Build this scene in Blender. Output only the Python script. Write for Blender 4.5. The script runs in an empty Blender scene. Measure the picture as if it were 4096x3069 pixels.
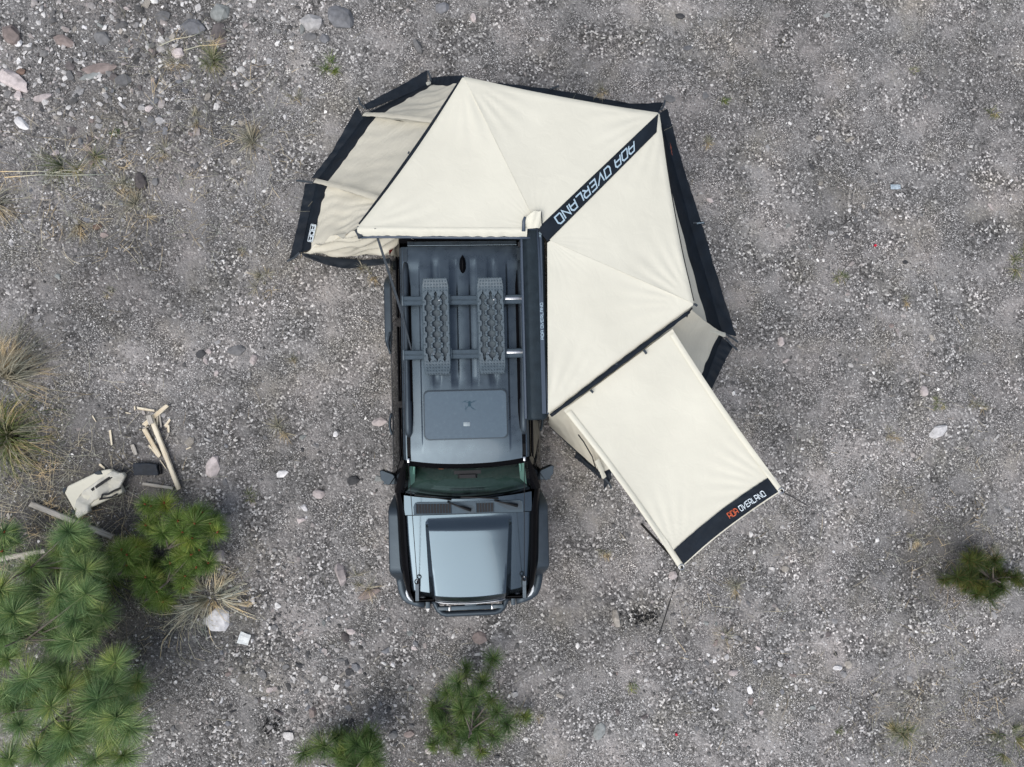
import bpy, bmesh, math, random
import numpy as np
from mathutils import Vector, Matrix, noise as mn

# ------------------------------------------------------------------ camera, sky, sun, exposure
SC = bpy.context.scene
COL = SC.collection
F, CH = 2838.0, 9.6                       # focal length in pixels of the 4096 px photo, drone height in metres
cam_d = bpy.data.cameras.new('camera')
cam = bpy.data.objects.new('camera', cam_d)
COL.objects.link(cam)
SC.camera = cam
cam_d.sensor_width = 36.0
cam_d.lens = F / 4096 * 36.0
cam_d.clip_start, cam_d.clip_end = 0.05, 2000
_nc = Vector((-170 / F, -83 / F, -1)).normalized()
_q = _nc.rotation_difference(Vector((0, 0, -1)))
cam.location = (0, 0, CH)
cam.rotation_mode = 'QUATERNION'
cam.rotation_quaternion = _q
CR = _q.to_matrix()

SUN_EL, SUN_AZ = math.radians(59), math.radians(220)     # azimuth clockwise from +Y
world = bpy.data.worlds.new('World')
SC.world = world
world.use_nodes = True
wn, wl = world.node_tree.nodes, world.node_tree.links
sky = wn.new('ShaderNodeTexSky')
sky.sky_type = 'NISHITA'
sky.sun_disc = False
sky.sun_elevation = SUN_EL
sky.sun_rotation = SUN_AZ
sky.air_density, sky.dust_density, sky.ozone_density = 1.0, 2.0, 1.0
sat = wn.new('ShaderNodeHueSaturation')
sat.inputs['Saturation'].default_value = 0.6
wl.new(sky.outputs[0], sat.inputs['Color'])
wl.new(sat.outputs[0], wn['Background'].inputs['Color'])
wn['Background'].inputs['Strength'].default_value = 0.12
sun_d = bpy.data.lights.new('sun', 'SUN')
sun_d.energy, sun_d.angle, sun_d.color = 1.5, math.radians(52), (1.0, 0.985, 0.955)
sun = bpy.data.objects.new('sun', sun_d)
COL.objects.link(sun)
_sd = Vector((math.sin(SUN_AZ) * math.cos(SUN_EL), math.cos(SUN_AZ) * math.cos(SUN_EL), math.sin(SUN_EL)))
sun.rotation_euler = (-_sd).to_track_quat('-Z', 'Y').to_euler()
sun.location = (0, 0, 30)
vs = SC.view_settings
vs.view_transform, vs.look, vs.gamma, vs.exposure = 'Standard', 'None', 1.0, 0.5
vs.use_curve_mapping = False
SC.render.resolution_x, SC.render.resolution_y = 1024, 767
SC.cycles.max_bounces = 8
SC.cycles.transparent_max_bounces = 12

# ------------------------------------------------------------------ helpers
rnd = random.Random(7)
PI = math.pi


def W(px, py, z=0.0):
    """photo pixel (4096 wide) at height z -> world point"""
    d = CR @ Vector(((px - 2048) / F, -(py - 1534.5) / F, -1))
    return Vector((0, 0, CH)) + d * ((z - CH) / d.z)


def crop(x0, y0, s):
    return lambda cx, cy, z=0.0: W(x0 + cx / s, y0 + cy / s, z)


def link(o, parent=None):
    COL.objects.link(o)
    if parent is not None:
        o.parent = parent
    return o


def mesh_obj(name, verts, faces, mat, parent=None, smooth=False, orient=(0, 0, 0.9)):
    me = bpy.data.meshes.new(name)
    me.from_pydata([tuple(v) for v in verts], [], faces)
    if orient is not None:          # consistent outward normals
        bm = bmesh.new()
        bm.from_mesh(me)
        bmesh.ops.recalc_face_normals(bm, faces=bm.faces)
        o_ = Vector(orient)
        if sum(f.calc_area() * f.normal.dot(f.calc_center_median() - o_) for f in bm.faces) < 0:
            bmesh.ops.reverse_faces(bm, faces=bm.faces)
        bm.to_mesh(me)
        bm.free()
    if smooth:
        me.polygons.foreach_set('use_smooth', [True] * len(me.polygons))
    mats = mat if isinstance(mat, (list, tuple)) else [mat]
    for m in mats:
        me.materials.append(m)
    me.update()
    return link(bpy.data.objects.new(name, me), parent)


def bm_obj(name, bm, mat, parent=None, smooth=False):
    me = bpy.data.meshes.new(name)
    bmesh.ops.recalc_face_normals(bm, faces=bm.faces)
    bm.to_mesh(me)
    bm.free()
    if smooth:
        me.polygons.foreach_set('use_smooth', [True] * len(me.polygons))
    me.materials.append(mat)
    return link(bpy.data.objects.new(name, me), parent)


def empty(name, loc=(0, 0, 0), rz=0.0):
    o = bpy.data.objects.new(name, None)
    o.location = loc
    o.rotation_euler = (0, 0, rz)
    o.empty_display_size = 0.2
    return link(o)


def tag(o, label=None, cat=None, group=None, kind=None):
    if label:
        o['label'] = label
    if cat:
        o['category'] = cat
    if group:
        o['group'] = group
    if kind:
        o['kind'] = kind
    return o


class MB:
    """collects shapes into ONE mesh"""

    def __init__(s):
        s.v, s.f = [], []

    def add(s, verts, faces):
        n = len(s.v)
        s.v += [tuple(v) for v in verts]
        s.f += [tuple(i + n for i in f) for f in faces]
        return s

    def box(s, c, size, rz=0.0, taper=1.0):
        x, y, z = (k / 2 for k in size)
        R = Matrix.Rotation(rz, 3, 'Z')
        vs_ = []
        for sz in (-1, 1):
            k = taper if sz > 0 else 1
            for sx, sy in ((-1, -1), (1, -1), (1, 1), (-1, 1)):
                vs_.append(Vector(c) + R @ Vector((sx * x * k, sy * y * k, sz * z)))
        return s.add(vs_, [(3, 2, 1, 0), (4, 5, 6, 7), (0, 1, 5, 4), (1, 2, 6, 5), (2, 3, 7, 6), (3, 0, 4, 7)])

    def tube(s, pts, r, n=8, caps=True):
        pts = [Vector(p) for p in pts]
        rs = r if isinstance(r, (list, tuple)) else [r] * len(pts)
        vv, ff = [], []
        up = None
        for i, p in enumerate(pts):
            t = (pts[min(i + 1, len(pts) - 1)] - pts[max(i - 1, 0)]).normalized()
            if up is None:
                up = Vector((0, 0, 1)) if abs(t.z) < 0.9 else Vector((1, 0, 0))
            a = (up - t * up.dot(t)).normalized()
            b = t.cross(a)
            up = a
            for k in range(n):
                an = 2 * PI * k / n
                vv.append(p + (a * math.cos(an) + b * math.sin(an)) * rs[i])
        for i in range(len(pts) - 1):
            for k in range(n):
                k2 = (k + 1) % n
                ff.append((i * n + k, i * n + k2, (i + 1) * n + k2, (i + 1) * n + k))
        if caps:
            ff.append(tuple(range(n - 1, -1, -1)))
            ff.append(tuple((len(pts) - 1) * n + k for k in range(n)))
        return s.add(vv, ff)

    def grid(s, fn, nu, nv):
        vv = [fn(i / nu, j / nv) for j in range(nv + 1) for i in range(nu + 1)]
        ff = [(j * (nu + 1) + i, j * (nu + 1) + i + 1, (j + 1) * (nu + 1) + i + 1, (j + 1) * (nu + 1) + i)
              for j in range(nv) for i in range(nu)]
        return s.add(vv, ff)

    def loft(s, rings, closed=True, caps=True):
        n = len(rings[0])
        vv = [p for r in rings for p in r]
        ff = []
        m = n if closed else n - 1
        for i in range(len(rings) - 1):
            for k in range(m):
                k2 = (k + 1) % n
                ff.append((i * n + k, i * n + k2, (i + 1) * n + k2, (i + 1) * n + k))
        if caps and closed:
            ff.append(tuple(range(n - 1, -1, -1)))
            ff.append(tuple((len(rings) - 1) * n + k for k in range(n)))
        return s.add(vv, ff)

    def lathe(s, prof, axis_o, axis, n=32):
        """prof: list of (r, h) along axis"""
        ax = Vector(axis).normalized()
        a = ax.orthogonal().normalized()
        b = ax.cross(a)
        o = Vector(axis_o)
        rings = []
        for r, h in prof:
            rings.append([o + ax * h + (a * math.cos(2 * PI * k / n) + b * math.sin(2 * PI * k / n)) * r for k in range(n)])
        return s.loft(rings)

    def build(s, name, mat, parent=None, smooth=False):
        return mesh_obj(name, s.v, s.f, mat, parent, smooth)


def rbox(name, c, size, mat, parent=None, bev=0.01, seg=2, rz=0.0, smooth=True):
    bm = bmesh.new()
    bmesh.ops.create_cube(bm, size=1.0)
    bmesh.ops.scale(bm, vec=size, verts=bm.verts)
    bmesh.ops.bevel(bm, geom=bm.edges[:], offset=min(bev, min(size) * 0.45), segments=seg, profile=0.5, affect='EDGES')
    bmesh.ops.rotate(bm, cent=(0, 0, 0), matrix=Matrix.Rotation(rz, 3, 'Z'), verts=bm.verts)
    bmesh.ops.translate(bm, vec=c, verts=bm.verts)
    return bm_obj(name, bm, mat, parent, smooth)


def sstep(a, b, x):
    t = min(1.0, max(0.0, (x - a) / (b - a)))
    return t * t * (3 - 2 * t)


def lerp(a, b, t):
    return a + (b - a) * t


def pw(x, xs, ys):
    return float(np.interp(x, xs, ys))


# ------------------------------------------------------------------ materials
def material(name, col, rough=0.6, metal=0.0, coat=0.0, coat_rough=0.03, spec=0.5, ior=1.45):
    m = bpy.data.materials.new(name)
    m.use_nodes = True
    b = m.node_tree.nodes['Principled BSDF']
    b.inputs['Base Color'].default_value = (*col, 1)
    b.inputs['Roughness'].default_value = rough
    b.inputs['Metallic'].default_value = metal
    b.inputs['Coat Weight'].default_value = coat
    b.inputs['Coat Roughness'].default_value = coat_rough
    b.inputs['Specular IOR Level'].default_value = spec
    b.inputs['IOR'].default_value = ior
    return m


def nodes(m):
    return m.node_tree.nodes, m.node_tree.links, m.node_tree.nodes['Principled BSDF']


def ramp(n, stops, interp='LINEAR'):
    r = n.new('ShaderNodeValToRGB')
    r.color_ramp.interpolation = interp
    e = r.color_ramp.elements
    while len(e) < len(stops):
        e.new(0.5)
    for k, (p, c) in enumerate(stops):
        e[k].position = p
        e[k].color = (*c, 1) if len(c) == 3 else c
    return r


def vary(m, scale=6.0, amount=0.25, bump=0.0, bscale=200.0, detail=4.0, rough=0.0):
    """mottle the base colour with noise, add fine relief"""
    n, l, b = nodes(m)
    c = tuple(b.inputs['Base Color'].default_value)[:3]
    tc = n.new('ShaderNodeTexCoord')
    nz = n.new('ShaderNodeTexNoise')
    nz.inputs['Scale'].default_value = scale
    nz.inputs['Detail'].default_value = detail
    l.new(tc.outputs['Object'], nz.inputs['Vector'])
    r = ramp(n, [(0.3, tuple(k * (1 - amount) for k in c)), (0.7, tuple(min(1, k * (1 + amount)) for k in c))])
    l.new(nz.outputs[0], r.inputs[0])
    l.new(r.outputs[0], b.inputs['Base Color'])
    if rough:
        mr = n.new('ShaderNodeMapRange')
        r0 = b.inputs['Roughness'].default_value
        mr.inputs['From Min'].default_value, mr.inputs['From Max'].default_value = 0.3, 0.7
        mr.inputs['To Min'].default_value, mr.inputs['To Max'].default_value = max(0, r0 - rough), r0 + rough
        l.new(nz.outputs[0], mr.inputs[0])
        l.new(mr.outputs[0], b.inputs['Roughness'])
    if bump:
        n2 = n.new('ShaderNodeTexNoise')
        n2.inputs['Scale'].default_value = bscale
        l.new(tc.outputs['Object'], n2.inputs['Vector'])
        bp = n.new('ShaderNodeBump')
        bp.inputs['Strength'].default_value = bump
        bp.inputs['Distance'].default_value = 0.01
        l.new(n2.outputs[0], bp.inputs['Height'])
        l.new(bp.outputs[0], b.inputs['Normal'])
    return m


M = {}
M['paint'] = vary(material('black_paint', (0.006, 0.006, 0.007), 0.10, 0.0, 0.0, 0.02, 0.06, 1.45), 3, 0.2)  # darker copy of the hood's paint, reflection cut so the sides look shaded
M['hood_paint'] = vary(material('hood_paint', (0.014, 0.018, 0.022), 0.14, 0.0, 0.2, 0.02, 0.5, 2.0), 3, 0.2)  # brighter copy of the body paint, sky sheen put into its reflectance and tint
nodes(M['hood_paint'])[2].inputs['Specular Tint'].default_value = (0.62, 0.84, 1.0, 1)
M['roof_paint'] = vary(material('roof_paint', (0.022, 0.028, 0.036), 0.30, 0.0, 0.4, 0.1, 0.5, 1.8), 9, 0.25, 0, 0, 5, 0.06)
nodes(M['roof_paint'])[2].inputs['Specular Tint'].default_value = (0.62, 0.84, 1.0, 1)
M['gloss_black'] = material('gloss_black', (0.004, 0.004, 0.005), 0.10, 0, 0, 0.02, 0.05)
M['plastic'] = vary(material('grey_black_plastic', (0.027, 0.034, 0.042), 0.40, 0, 0, 0.03, 0.5, 1.55), 14, 0.15)
nodes(M['plastic'])[2].inputs['Specular Tint'].default_value = (0.70, 0.87, 1.0, 1)
M['rack'] = vary(material('rack_coating', (0.040, 0.054, 0.068), 0.45, 0.0, 0, 0.03, 0.7), 20, 0.12)
nodes(M['rack'])[2].inputs['Specular Tint'].default_value = (0.66, 0.86, 1.0, 1)
M['board'] = vary(material('board_plastic', (0.078, 0.105, 0.124), 0.45, 0, 0, 0.03, 0.55), 25, 0.15)
M['rubber'] = vary(material('rubber', (0.018, 0.018, 0.018), 0.8), 20, 0.2)
M['steel'] = material('steel', (0.55, 0.56, 0.57), 0.3, 1.0)
M['rim'] = material('rim_alloy', (0.12, 0.12, 0.13), 0.35, 0.9)
M['white_lamp'] = material('lamp_white', (0.75, 0.78, 0.8), 0.2, 0, 0.6)
M['red_lamp'] = material('lamp_red', (0.07, 0.005, 0.005), 0.15, 0, 1.0)
M['trim_pale'] = material('trim_pale', (0.42, 0.50, 0.48), 0.7)
M['dash'] = vary(material('dashboard', (0.030, 0.042, 0.044), 0.55), 30, 0.2)
M['orange'] = material('orange_print', (0.55, 0.11, 0.045), 0.7)
M['print'] = material('print_pale', (0.40, 0.52, 0.60), 0.6)
M['print_white'] = material('print_white', (0.72, 0.80, 0.84), 0.6)
M['case'] = vary(material('case_cloth', (0.013, 0.019, 0.024), 0.55, 0, 0, 0.03, 0.35), 12, 0.25, 0.25, 60)
nodes(M['case'])[2].inputs['Specular Tint'].default_value = (0.7, 0.87, 1.0, 1)
M['case_rail'] = material('case_rail', (0.055, 0.075, 0.105), 0.45, 0.0, 0, 0.03, 0.7)
M['navy'] = vary(material('navy_cloth', (0.009, 0.014, 0.021), 0.6, 0, 0, 0.03, 0.26), 5, 0.25, 0.35, 14)
M['rope'] = material('rope_black', (0.010, 0.010, 0.011), 0.7)
M['web'] = vary(material('webbing', (0.035, 0.045, 0.055), 0.7), 60, 0.3)
M['sticker'] = material('sticker', (0.28, 0.33, 0.35), 0.5)
M['drone'] = material('drone_grey', (0.012, 0.012, 0.013), 0.6)
M['cloth_black'] = vary(material('pouch_cloth', (0.012, 0.017, 0.026), 0.65), 15, 0.3, 0.3, 40)
M['paper'] = material('paper_white', (0.78, 0.80, 0.78), 0.7)
M['paper_blue'] = vary(material('paper_blue', (0.38, 0.45, 0.50), 0.7), 30, 0.15)
M['red_plastic'] = material('red_plastic', (0.60, 0.02, 0.05), 0.35)
M['charcoal'] = material('charcoal', (0.006, 0.006, 0.006), 0.85)


def cloth(name, col, amount=0.05, bump=0.25):
    m = material(name, col, 0.8, 0, 0, 0.03, 0.25)
    n, l, b = nodes(m)
    tc = n.new('ShaderNodeTexCoord')
    nz = n.new('ShaderNodeTexNoise')
    nz.inputs['Scale'].default_value = 1.6
    nz.inputs['Detail'].default_value = 6
    l.new(tc.outputs['Object'], nz.inputs['Vector'])
    r = ramp(n, [(0.3, tuple(k * (1 - amount) for k in col)), (0.7, tuple(k * (1 + amount) for k in col))])
    l.new(nz.outputs[0], r.inputs[0])
    l.new(r.outputs[0], b.inputs['Base Color'])
    n2 = n.new('ShaderNodeTexNoise')
    n2.inputs['Scale'].default_value = 7
    n2.inputs['Detail'].default_value = 3
    n2.inputs['Distortion'].default_value = 0.6
    l.new(tc.outputs['Object'], n2.inputs['Vector'])
    bp = n.new('ShaderNodeBump')
    bp.inputs['Strength'].default_value = bump
    bp.inputs['Distance'].default_value = 0.02
    l.new(n2.outputs[0], bp.inputs['Height'])
    l.new(bp.outputs[0], b.inputs['Normal'])
    # thin fabric lets some light through
    tr = n.new('ShaderNodeBsdfTranslucent')
    tr.inputs['Color'].default_value = (*[k * 0.9 for k in col], 1)
    mx = n.new('ShaderNodeMixShader')
    mx.inputs[0].default_value = 0.12
    out = n['Material Output']
    l.new(b.outputs[0], mx.inputs[1])
    l.new(tr.outputs[0], mx.inputs[2])
    l.new(mx.outputs[0], out.inputs['Surface'])
    return m


M['cream'] = cloth('canopy_cream', (0.775, 0.745, 0.625))
M['wall_cream'] = cloth('wall_cream', (0.765, 0.72, 0.595), 0.06, 0.5)
M['sleeve'] = cloth('sleeve_cream', (0.68, 0.64, 0.53), 0.05, 0.4)
M['bag_cream'] = cloth('bag_cream', (0.80, 0.765, 0.64))
M['bag_grey'] = cloth('bag_grey', (0.71, 0.685, 0.60), 0.06, 0.5)

# glass: tinted pane with a mirror-like surface
m = bpy.data.materials.new('windshield_glass')
m.use_nodes = True
n, l = m.node_tree.nodes, m.node_tree.links
n.remove(n['Principled BSDF'])
tr = n.new('ShaderNodeBsdfTransparent')
tr.inputs[0].default_value = (0.66, 0.86, 0.80, 1)
gl = n.new('ShaderNodeBsdfGlossy')
gl.inputs['Roughness'].default_value = 0.02
fr = n.new('ShaderNodeFresnel')
fr.inputs['IOR'].default_value = 1.42
mx = n.new('ShaderNodeMixShader')
l.new(fr.outputs[0], mx.inputs[0])
l.new(tr.outputs[0], mx.inputs[1])
l.new(gl.outputs[0], mx.inputs[2])
l.new(mx.outputs[0], n['Material Output'].inputs['Surface'])
M['glass'] = m
M['dark_glass'] = material('privacy_glass', (0.005, 0.006, 0.006), 0.03, 0, 0, 0.02, 0.05)

# sunroof: glossy dark glass with dust specks
m = material('sunroof_glass', (0.030, 0.038, 0.045), 0.4, 0, 1.0, 0.012, 0.3, 1.5)
n, l, b = nodes(m)
tc = n.new('ShaderNodeTexCoord')
nz = n.new('ShaderNodeTexNoise')
nz.inputs['Scale'].default_value = 28
nz.inputs['Detail'].default_value = 8
l.new(tc.outputs['Object'], nz.inputs['Vector'])
r = ramp(n, [(0.35, (0.044, 0.066, 0.082)), (0.62, (0.052, 0.076, 0.092)), (0.78, (0.085, 0.105, 0.115))])
l.new(nz.outputs[0], r.inputs[0])
l.new(r.outputs[0], b.inputs['Base Color'])
b.inputs['Coat IOR'].default_value = 2.2
b.inputs['Coat Tint'].default_value = (0.75, 0.92, 1.0, 1)
b.inputs['Specular Tint'].default_value = (0.62, 0.84, 1.0, 1)
M['sunroof'] = m


def stone_mat(name, stops, by='obj', speck=30.0, bump=0.4):
    m = material(name, (0.2, 0.2, 0.2), 0.85, 0, 0, 0.03, 0.3)
    n, l, b = nodes(m)
    tc = n.new('ShaderNodeTexCoord')
    if by == 'island':
        g = n.new('ShaderNodeNewGeometry')
        src = g.outputs['Random Per Island']
    else:
        g = n.new('ShaderNodeObjectInfo')
        src = g.outputs['Random']
    r = ramp(n, stops)
    l.new(src, r.inputs[0])
    nz = n.new('ShaderNodeTexNoise')
    nz.inputs['Scale'].default_value = speck
    nz.inputs['Detail'].default_value = 5
    l.new(tc.outputs['Object'], nz.inputs['Vector'])
    mr = n.new('ShaderNodeMapRange')
    mr.inputs['From Min'].default_value, mr.inputs['From Max'].default_value = 0.3, 0.7
    mr.inputs['To Min'].default_value, mr.inputs['To Max'].default_value = 0.72, 1.25
    l.new(nz.outputs[0], mr.inputs[0])
    mx = n.new('ShaderNodeMix')
    mx.data_type = 'RGBA'
    mx.blend_type = 'MULTIPLY'
    mx.inputs[0].default_value = 1.0
    l.new(r.outputs[0], mx.inputs[6])
    l.new(mr.outputs[0], mx.inputs[7])
    l.new(mx.outputs[2], b.inputs['Base Color'])
    bp = n.new('ShaderNodeBump')
    bp.inputs['Strength'].default_value = bump
    bp.inputs['Distance'].default_value = 0.01
    l.new(nz.outputs[0], bp.inputs['Height'])
    l.new(bp.outputs[0], b.inputs['Normal'])
    return m


M['pebble'] = stone_mat('pebble_mix', [
    (0.00, (0.046, 0.045, 0.045)), (0.28, (0.100, 0.098, 0.096)), (0.52, (0.162, 0.159, 0.156)),
    (0.66, (0.235, 0.230, 0.226)), (0.72, (0.255, 0.230, 0.219)), (0.82, (0.345, 0.338, 0.331)),
    (0.90, (0.50, 0.49, 0.48)), (0.96, (0.69, 0.68, 0.665)), (1.00, (0.84, 0.83, 0.81))], 'island', 40, 0.2)
M['pebble_pale'] = stone_mat('pebble_pale_mix', [
    (0.00, (0.060, 0.059, 0.058)), (0.22, (0.14, 0.136, 0.133)), (0.48, (0.265, 0.257, 0.25)),
    (0.60, (0.33, 0.29, 0.275)), (0.75, (0.43, 0.415, 0.40)), (0.92, (0.60, 0.58, 0.56)), (1.00, (0.80, 0.78, 0.75))], 'island', 30, 0.25)


def plain_stone(name, c, bump=0.5):
    d = tuple(k * 0.72 for k in c)
    return stone_mat(name, [(0.0, d), (1.0, tuple(k * 1.1 for k in c))], 'obj', 14, bump)


ST = {'grey': plain_stone('stone_grey', (0.189, 0.186, 0.186)), 'pale': plain_stone('stone_pale', (0.393, 0.382, 0.376)),
      'white': plain_stone('stone_white', (0.76, 0.74, 0.73)), 'pink': plain_stone('stone_pink', (0.30, 0.245, 0.225)),
      'palepink': plain_stone('stone_pale_pink', (0.58, 0.51, 0.49)), 'dark': plain_stone('stone_dark', (0.075, 0.075, 0.077)),
      'brown': plain_stone('stone_brown', (0.140, 0.124, 0.121)), 'beige': plain_stone('stone_beige', (0.390, 0.357, 0.313)),
      'green': plain_stone('stone_greenish', (0.273, 0.284, 0.273)), 'blue': plain_stone('stone_blue_grey', (0.205, 0.207, 0.218)),
      'rust': plain_stone('stone_rust', (0.200, 0.139, 0.111))}


def blade_mat(name, stops, trans=0.25):
    m = material(name, (0.1, 0.2, 0.05), 0.65, 0, 0, 0.03, 0.15)
    n, l, b = nodes(m)
    g = n.new('ShaderNodeNewGeometry')
    r = ramp(n, stops)
    l.new(g.outputs['Random Per Island'], r.inputs[0])
    tc = n.new('ShaderNodeTexCoord')
    nz = n.new('ShaderNodeTexNoise')
    nz.inputs['Scale'].default_value = 3.2
    nz.inputs['Detail'].default_value = 2
    l.new(tc.outputs['Object'], nz.inputs['Vector'])
    r3 = ramp(n, [(0.34, (0.62, 0.72, 0.80)), (0.52, (1, 1, 1)), (0.68, (1.45, 1.22, 0.95))])
    l.new(nz.outputs[0], r3.inputs[0])
    mz = n.new('ShaderNodeMix')
    mz.data_type, mz.blend_type = 'RGBA', 'MULTIPLY'
    mz.inputs[0].default_value = 1.0
    l.new(r.outputs[0], mz.inputs[6])
    l.new(r3.outputs[0], mz.inputs[7])
    l.new(mz.outputs[2], b.inputs['Base Color'])
    t = n.new('ShaderNodeBsdfTranslucent')
    l.new(mz.outputs[2], t.inputs['Color'])
    mx = n.new('ShaderNodeMixShader')
    mx.inputs[0].default_value = trans
    l.new(b.outputs[0], mx.inputs[1])
    l.new(t.outputs[0], mx.inputs[2])
    l.new(mx.outputs[0], n['Material Output'].inputs['Surface'])
    return m


M['needle_bright'] = blade_mat('needles_bright', [(0, (0.10, 0.175, 0.04)), (0.5, (0.22, 0.335, 0.08)), (0.9, (0.37, 0.47, 0.14)), (1, (0.54, 0.52, 0.25))])
M['needle_blue'] = blade_mat('needles_blue_green', [(0, (0.13, 0.22, 0.085)), (0.5, (0.27, 0.40, 0.15)), (0.9, (0.43, 0.54, 0.24)), (1, (0.58, 0.57, 0.31))])
M['needle_dark'] = blade_mat('needles_dark', [(0, (0.04, 0.075, 0.02)), (0.5, (0.085, 0.13, 0.035)), (0.85, (0.15, 0.15, 0.05)), (1, (0.26, 0.18, 0.08))])
M['needle_mid'] = blade_mat('needles_mid', [(0, (0.07, 0.13, 0.04)), (0.6, (0.145, 0.235, 0.07)), (0.9, (0.24, 0.31, 0.115)), (1, (0.38, 0.37, 0.19))])
M['straw'] = blade_mat('straw_blades', [(0, (0.19, 0.165, 0.115)), (0.5, (0.36, 0.325, 0.235)), (1, (0.58, 0.53, 0.40))], 0.1)
M['straw_green'] = blade_mat('straw_green_blades', [(0, (0.08, 0.12, 0.035)), (0.35, (0.18, 0.21, 0.08)), (0.6, (0.31, 0.28, 0.165)), (1, (0.56, 0.51, 0.37))], 0.15)
M['grass'] = blade_mat('grass_blades', [(0, (0.065, 0.12, 0.028)), (0.6, (0.17, 0.26, 0.06)), (1, (0.38, 0.40, 0.19))])
M['straw_pale'] = blade_mat('straw_pale_blades', [(0, (0.42, 0.38, 0.27)), (0.6, (0.66, 0.61, 0.46)), (1, (0.82, 0.78, 0.64))], 0.1)
M['bud'] = material('pine_bud', (0.30, 0.085, 0.035), 0.7)
M['bark'] = vary(material('pine_bark', (0.13, 0.11, 0.095), 0.9), 20, 0.3)


def wood(name, a, b_, scale=6):
    m = material(name, a, 0.75, 0, 0, 0.03, 0.25)
    n, l, b = nodes(m)
    tc = n.new('ShaderNodeTexCoord')
    mp = n.new('ShaderNodeMapping')
    mp.inputs['Scale'].default_value = (2.5, 45, 45)
    l.new(tc.outputs['Object'], mp.inputs['Vector'])
    nz = n.new('ShaderNodeTexNoise')
    nz.inputs['Scale'].default_value = 1.0
    nz.inputs['Detail'].default_value = 5
    l.new(mp.outputs[0], nz.inputs['Vector'])
    r = ramp(n, [(0.3, b_), (0.55, a), (0.8, tuple(min(1, k * 1.15) for k in a))])
    l.new(nz.outputs[0], r.inputs[0])
    l.new(r.outputs[0], b.inputs['Base Color'])
    return m


M['wood'] = wood('fresh_wood', (0.82, 0.74, 0.58), (0.62, 0.49, 0.32))
M['wood_grey'] = wood('weathered_wood', (0.50, 0.465, 0.41), (0.27, 0.24, 0.20))

# gravel ground
m = material('gravel_ground', (0.15, 0.15, 0.15), 0.92, 0, 0, 0.03, 0.25)
n, l, b = nodes(m)
tc = n.new('ShaderNodeTexCoord')


def vor(scale):
    v = n.new('ShaderNodeTexVoronoi')
    v.inputs['Scale'].default_value = scale
    l.new(tc.outputs['Object'], v.inputs['Vector'])
    return v


def nois(scale, det=5.0, rough=0.55):
    v = n.new('ShaderNodeTexNoise')
    v.inputs['Scale'].default_value = scale
    v.inputs['Detail'].default_value = det
    v.inputs['Roughness'].default_value = rough
    l.new(tc.outputs['Object'], v.inputs['Vector'])
    return v


def mixc(fac, a, c, mode='MIX'):
    x = n.new('ShaderNodeMix')
    x.data_type = 'RGBA'
    x.blend_type = mode
    if isinstance(fac, float):
        x.inputs[0].default_value = fac
    else:
        l.new(fac, x.inputs[0])
    for k, s in ((6, a), (7, c)):
        if isinstance(s, tuple):
            x.inputs[k].default_value = (*s, 1)
        else:
            l.new(s, x.inputs[k])
    return x.outputs[2]


v1, v2 = vor(42), vor(95)
sep1, sep2 = n.new('ShaderNodeSeparateColor'), n.new('ShaderNodeSeparateColor')
l.new(v1.outputs['Color'], sep1.inputs[0])
l.new(v2.outputs['Color'], sep2.inputs[0])
STOPS = [(0.0, (0.050, 0.049, 0.048)), (0.35, (0.108, 0.106, 0.104)), (0.65, (0.184, 0.180, 0.177)),
         (0.84, (0.285, 0.279, 0.274)), (0.92, (0.53, 0.52, 0.51)), (1.0, (0.78, 0.77, 0.755))]
r1, r2 = ramp(n, STOPS), ramp(n, STOPS)
l.new(sep1.outputs[0], r1.inputs[0])
l.new(sep2.outputs[0], r2.inputs[0])
sel = ramp(n, [(0.42, (0, 0, 0)), (0.58, (1, 1, 1))])
l.new(nois(1.7, 5).outputs[0], sel.inputs[0])
gr = mixc(sel.outputs[0], r1.outputs[0], r2.outputs[0])
big, mid = nois(0.55, 6, 0.6), nois(2.3, 6, 0.6)
dust = ramp(n, [(0.47, (0, 0, 0)), (0.64, (1, 1, 1))])
l.new(mid.outputs[0], dust.inputs[0])
dm = n.new('ShaderNodeMath')
dm.operation = 'MULTIPLY'
dm.inputs[1].default_value = 0.75
l.new(dust.outputs[0], dm.inputs[0])
gr = mixc(dm.outputs[0], gr, (0.295, 0.287, 0.282))
shade = ramp(n, [(0.32, (0.66, 0.65, 0.64)), (0.50, (0.98, 0.965, 0.95)), (0.68, (1.35, 1.32, 1.29))])
l.new(big.outputs[0], shade.inputs[0])
gr = mixc(1.0, gr, shade.outputs[0], 'MULTIPLY')
tint = nois(1.1, 4)
tr_ = ramp(n, [(0.42, (1.0, 1.0, 1.0)), (0.75, (1.03, 0.985, 0.965))])
l.new(tint.outputs[0], tr_.inputs[0])
gr = mixc(1.0, gr, tr_.outputs[0], 'MULTIPLY')
olv = ramp(n, [(0.50, (1.0, 1.0, 1.0)), (0.70, (0.88, 0.86, 0.78))])
l.new(nois(0.9, 7, 0.65).outputs[0], olv.inputs[0])
gr = mixc(1.0, gr, olv.outputs[0], 'MULTIPLY')
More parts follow.
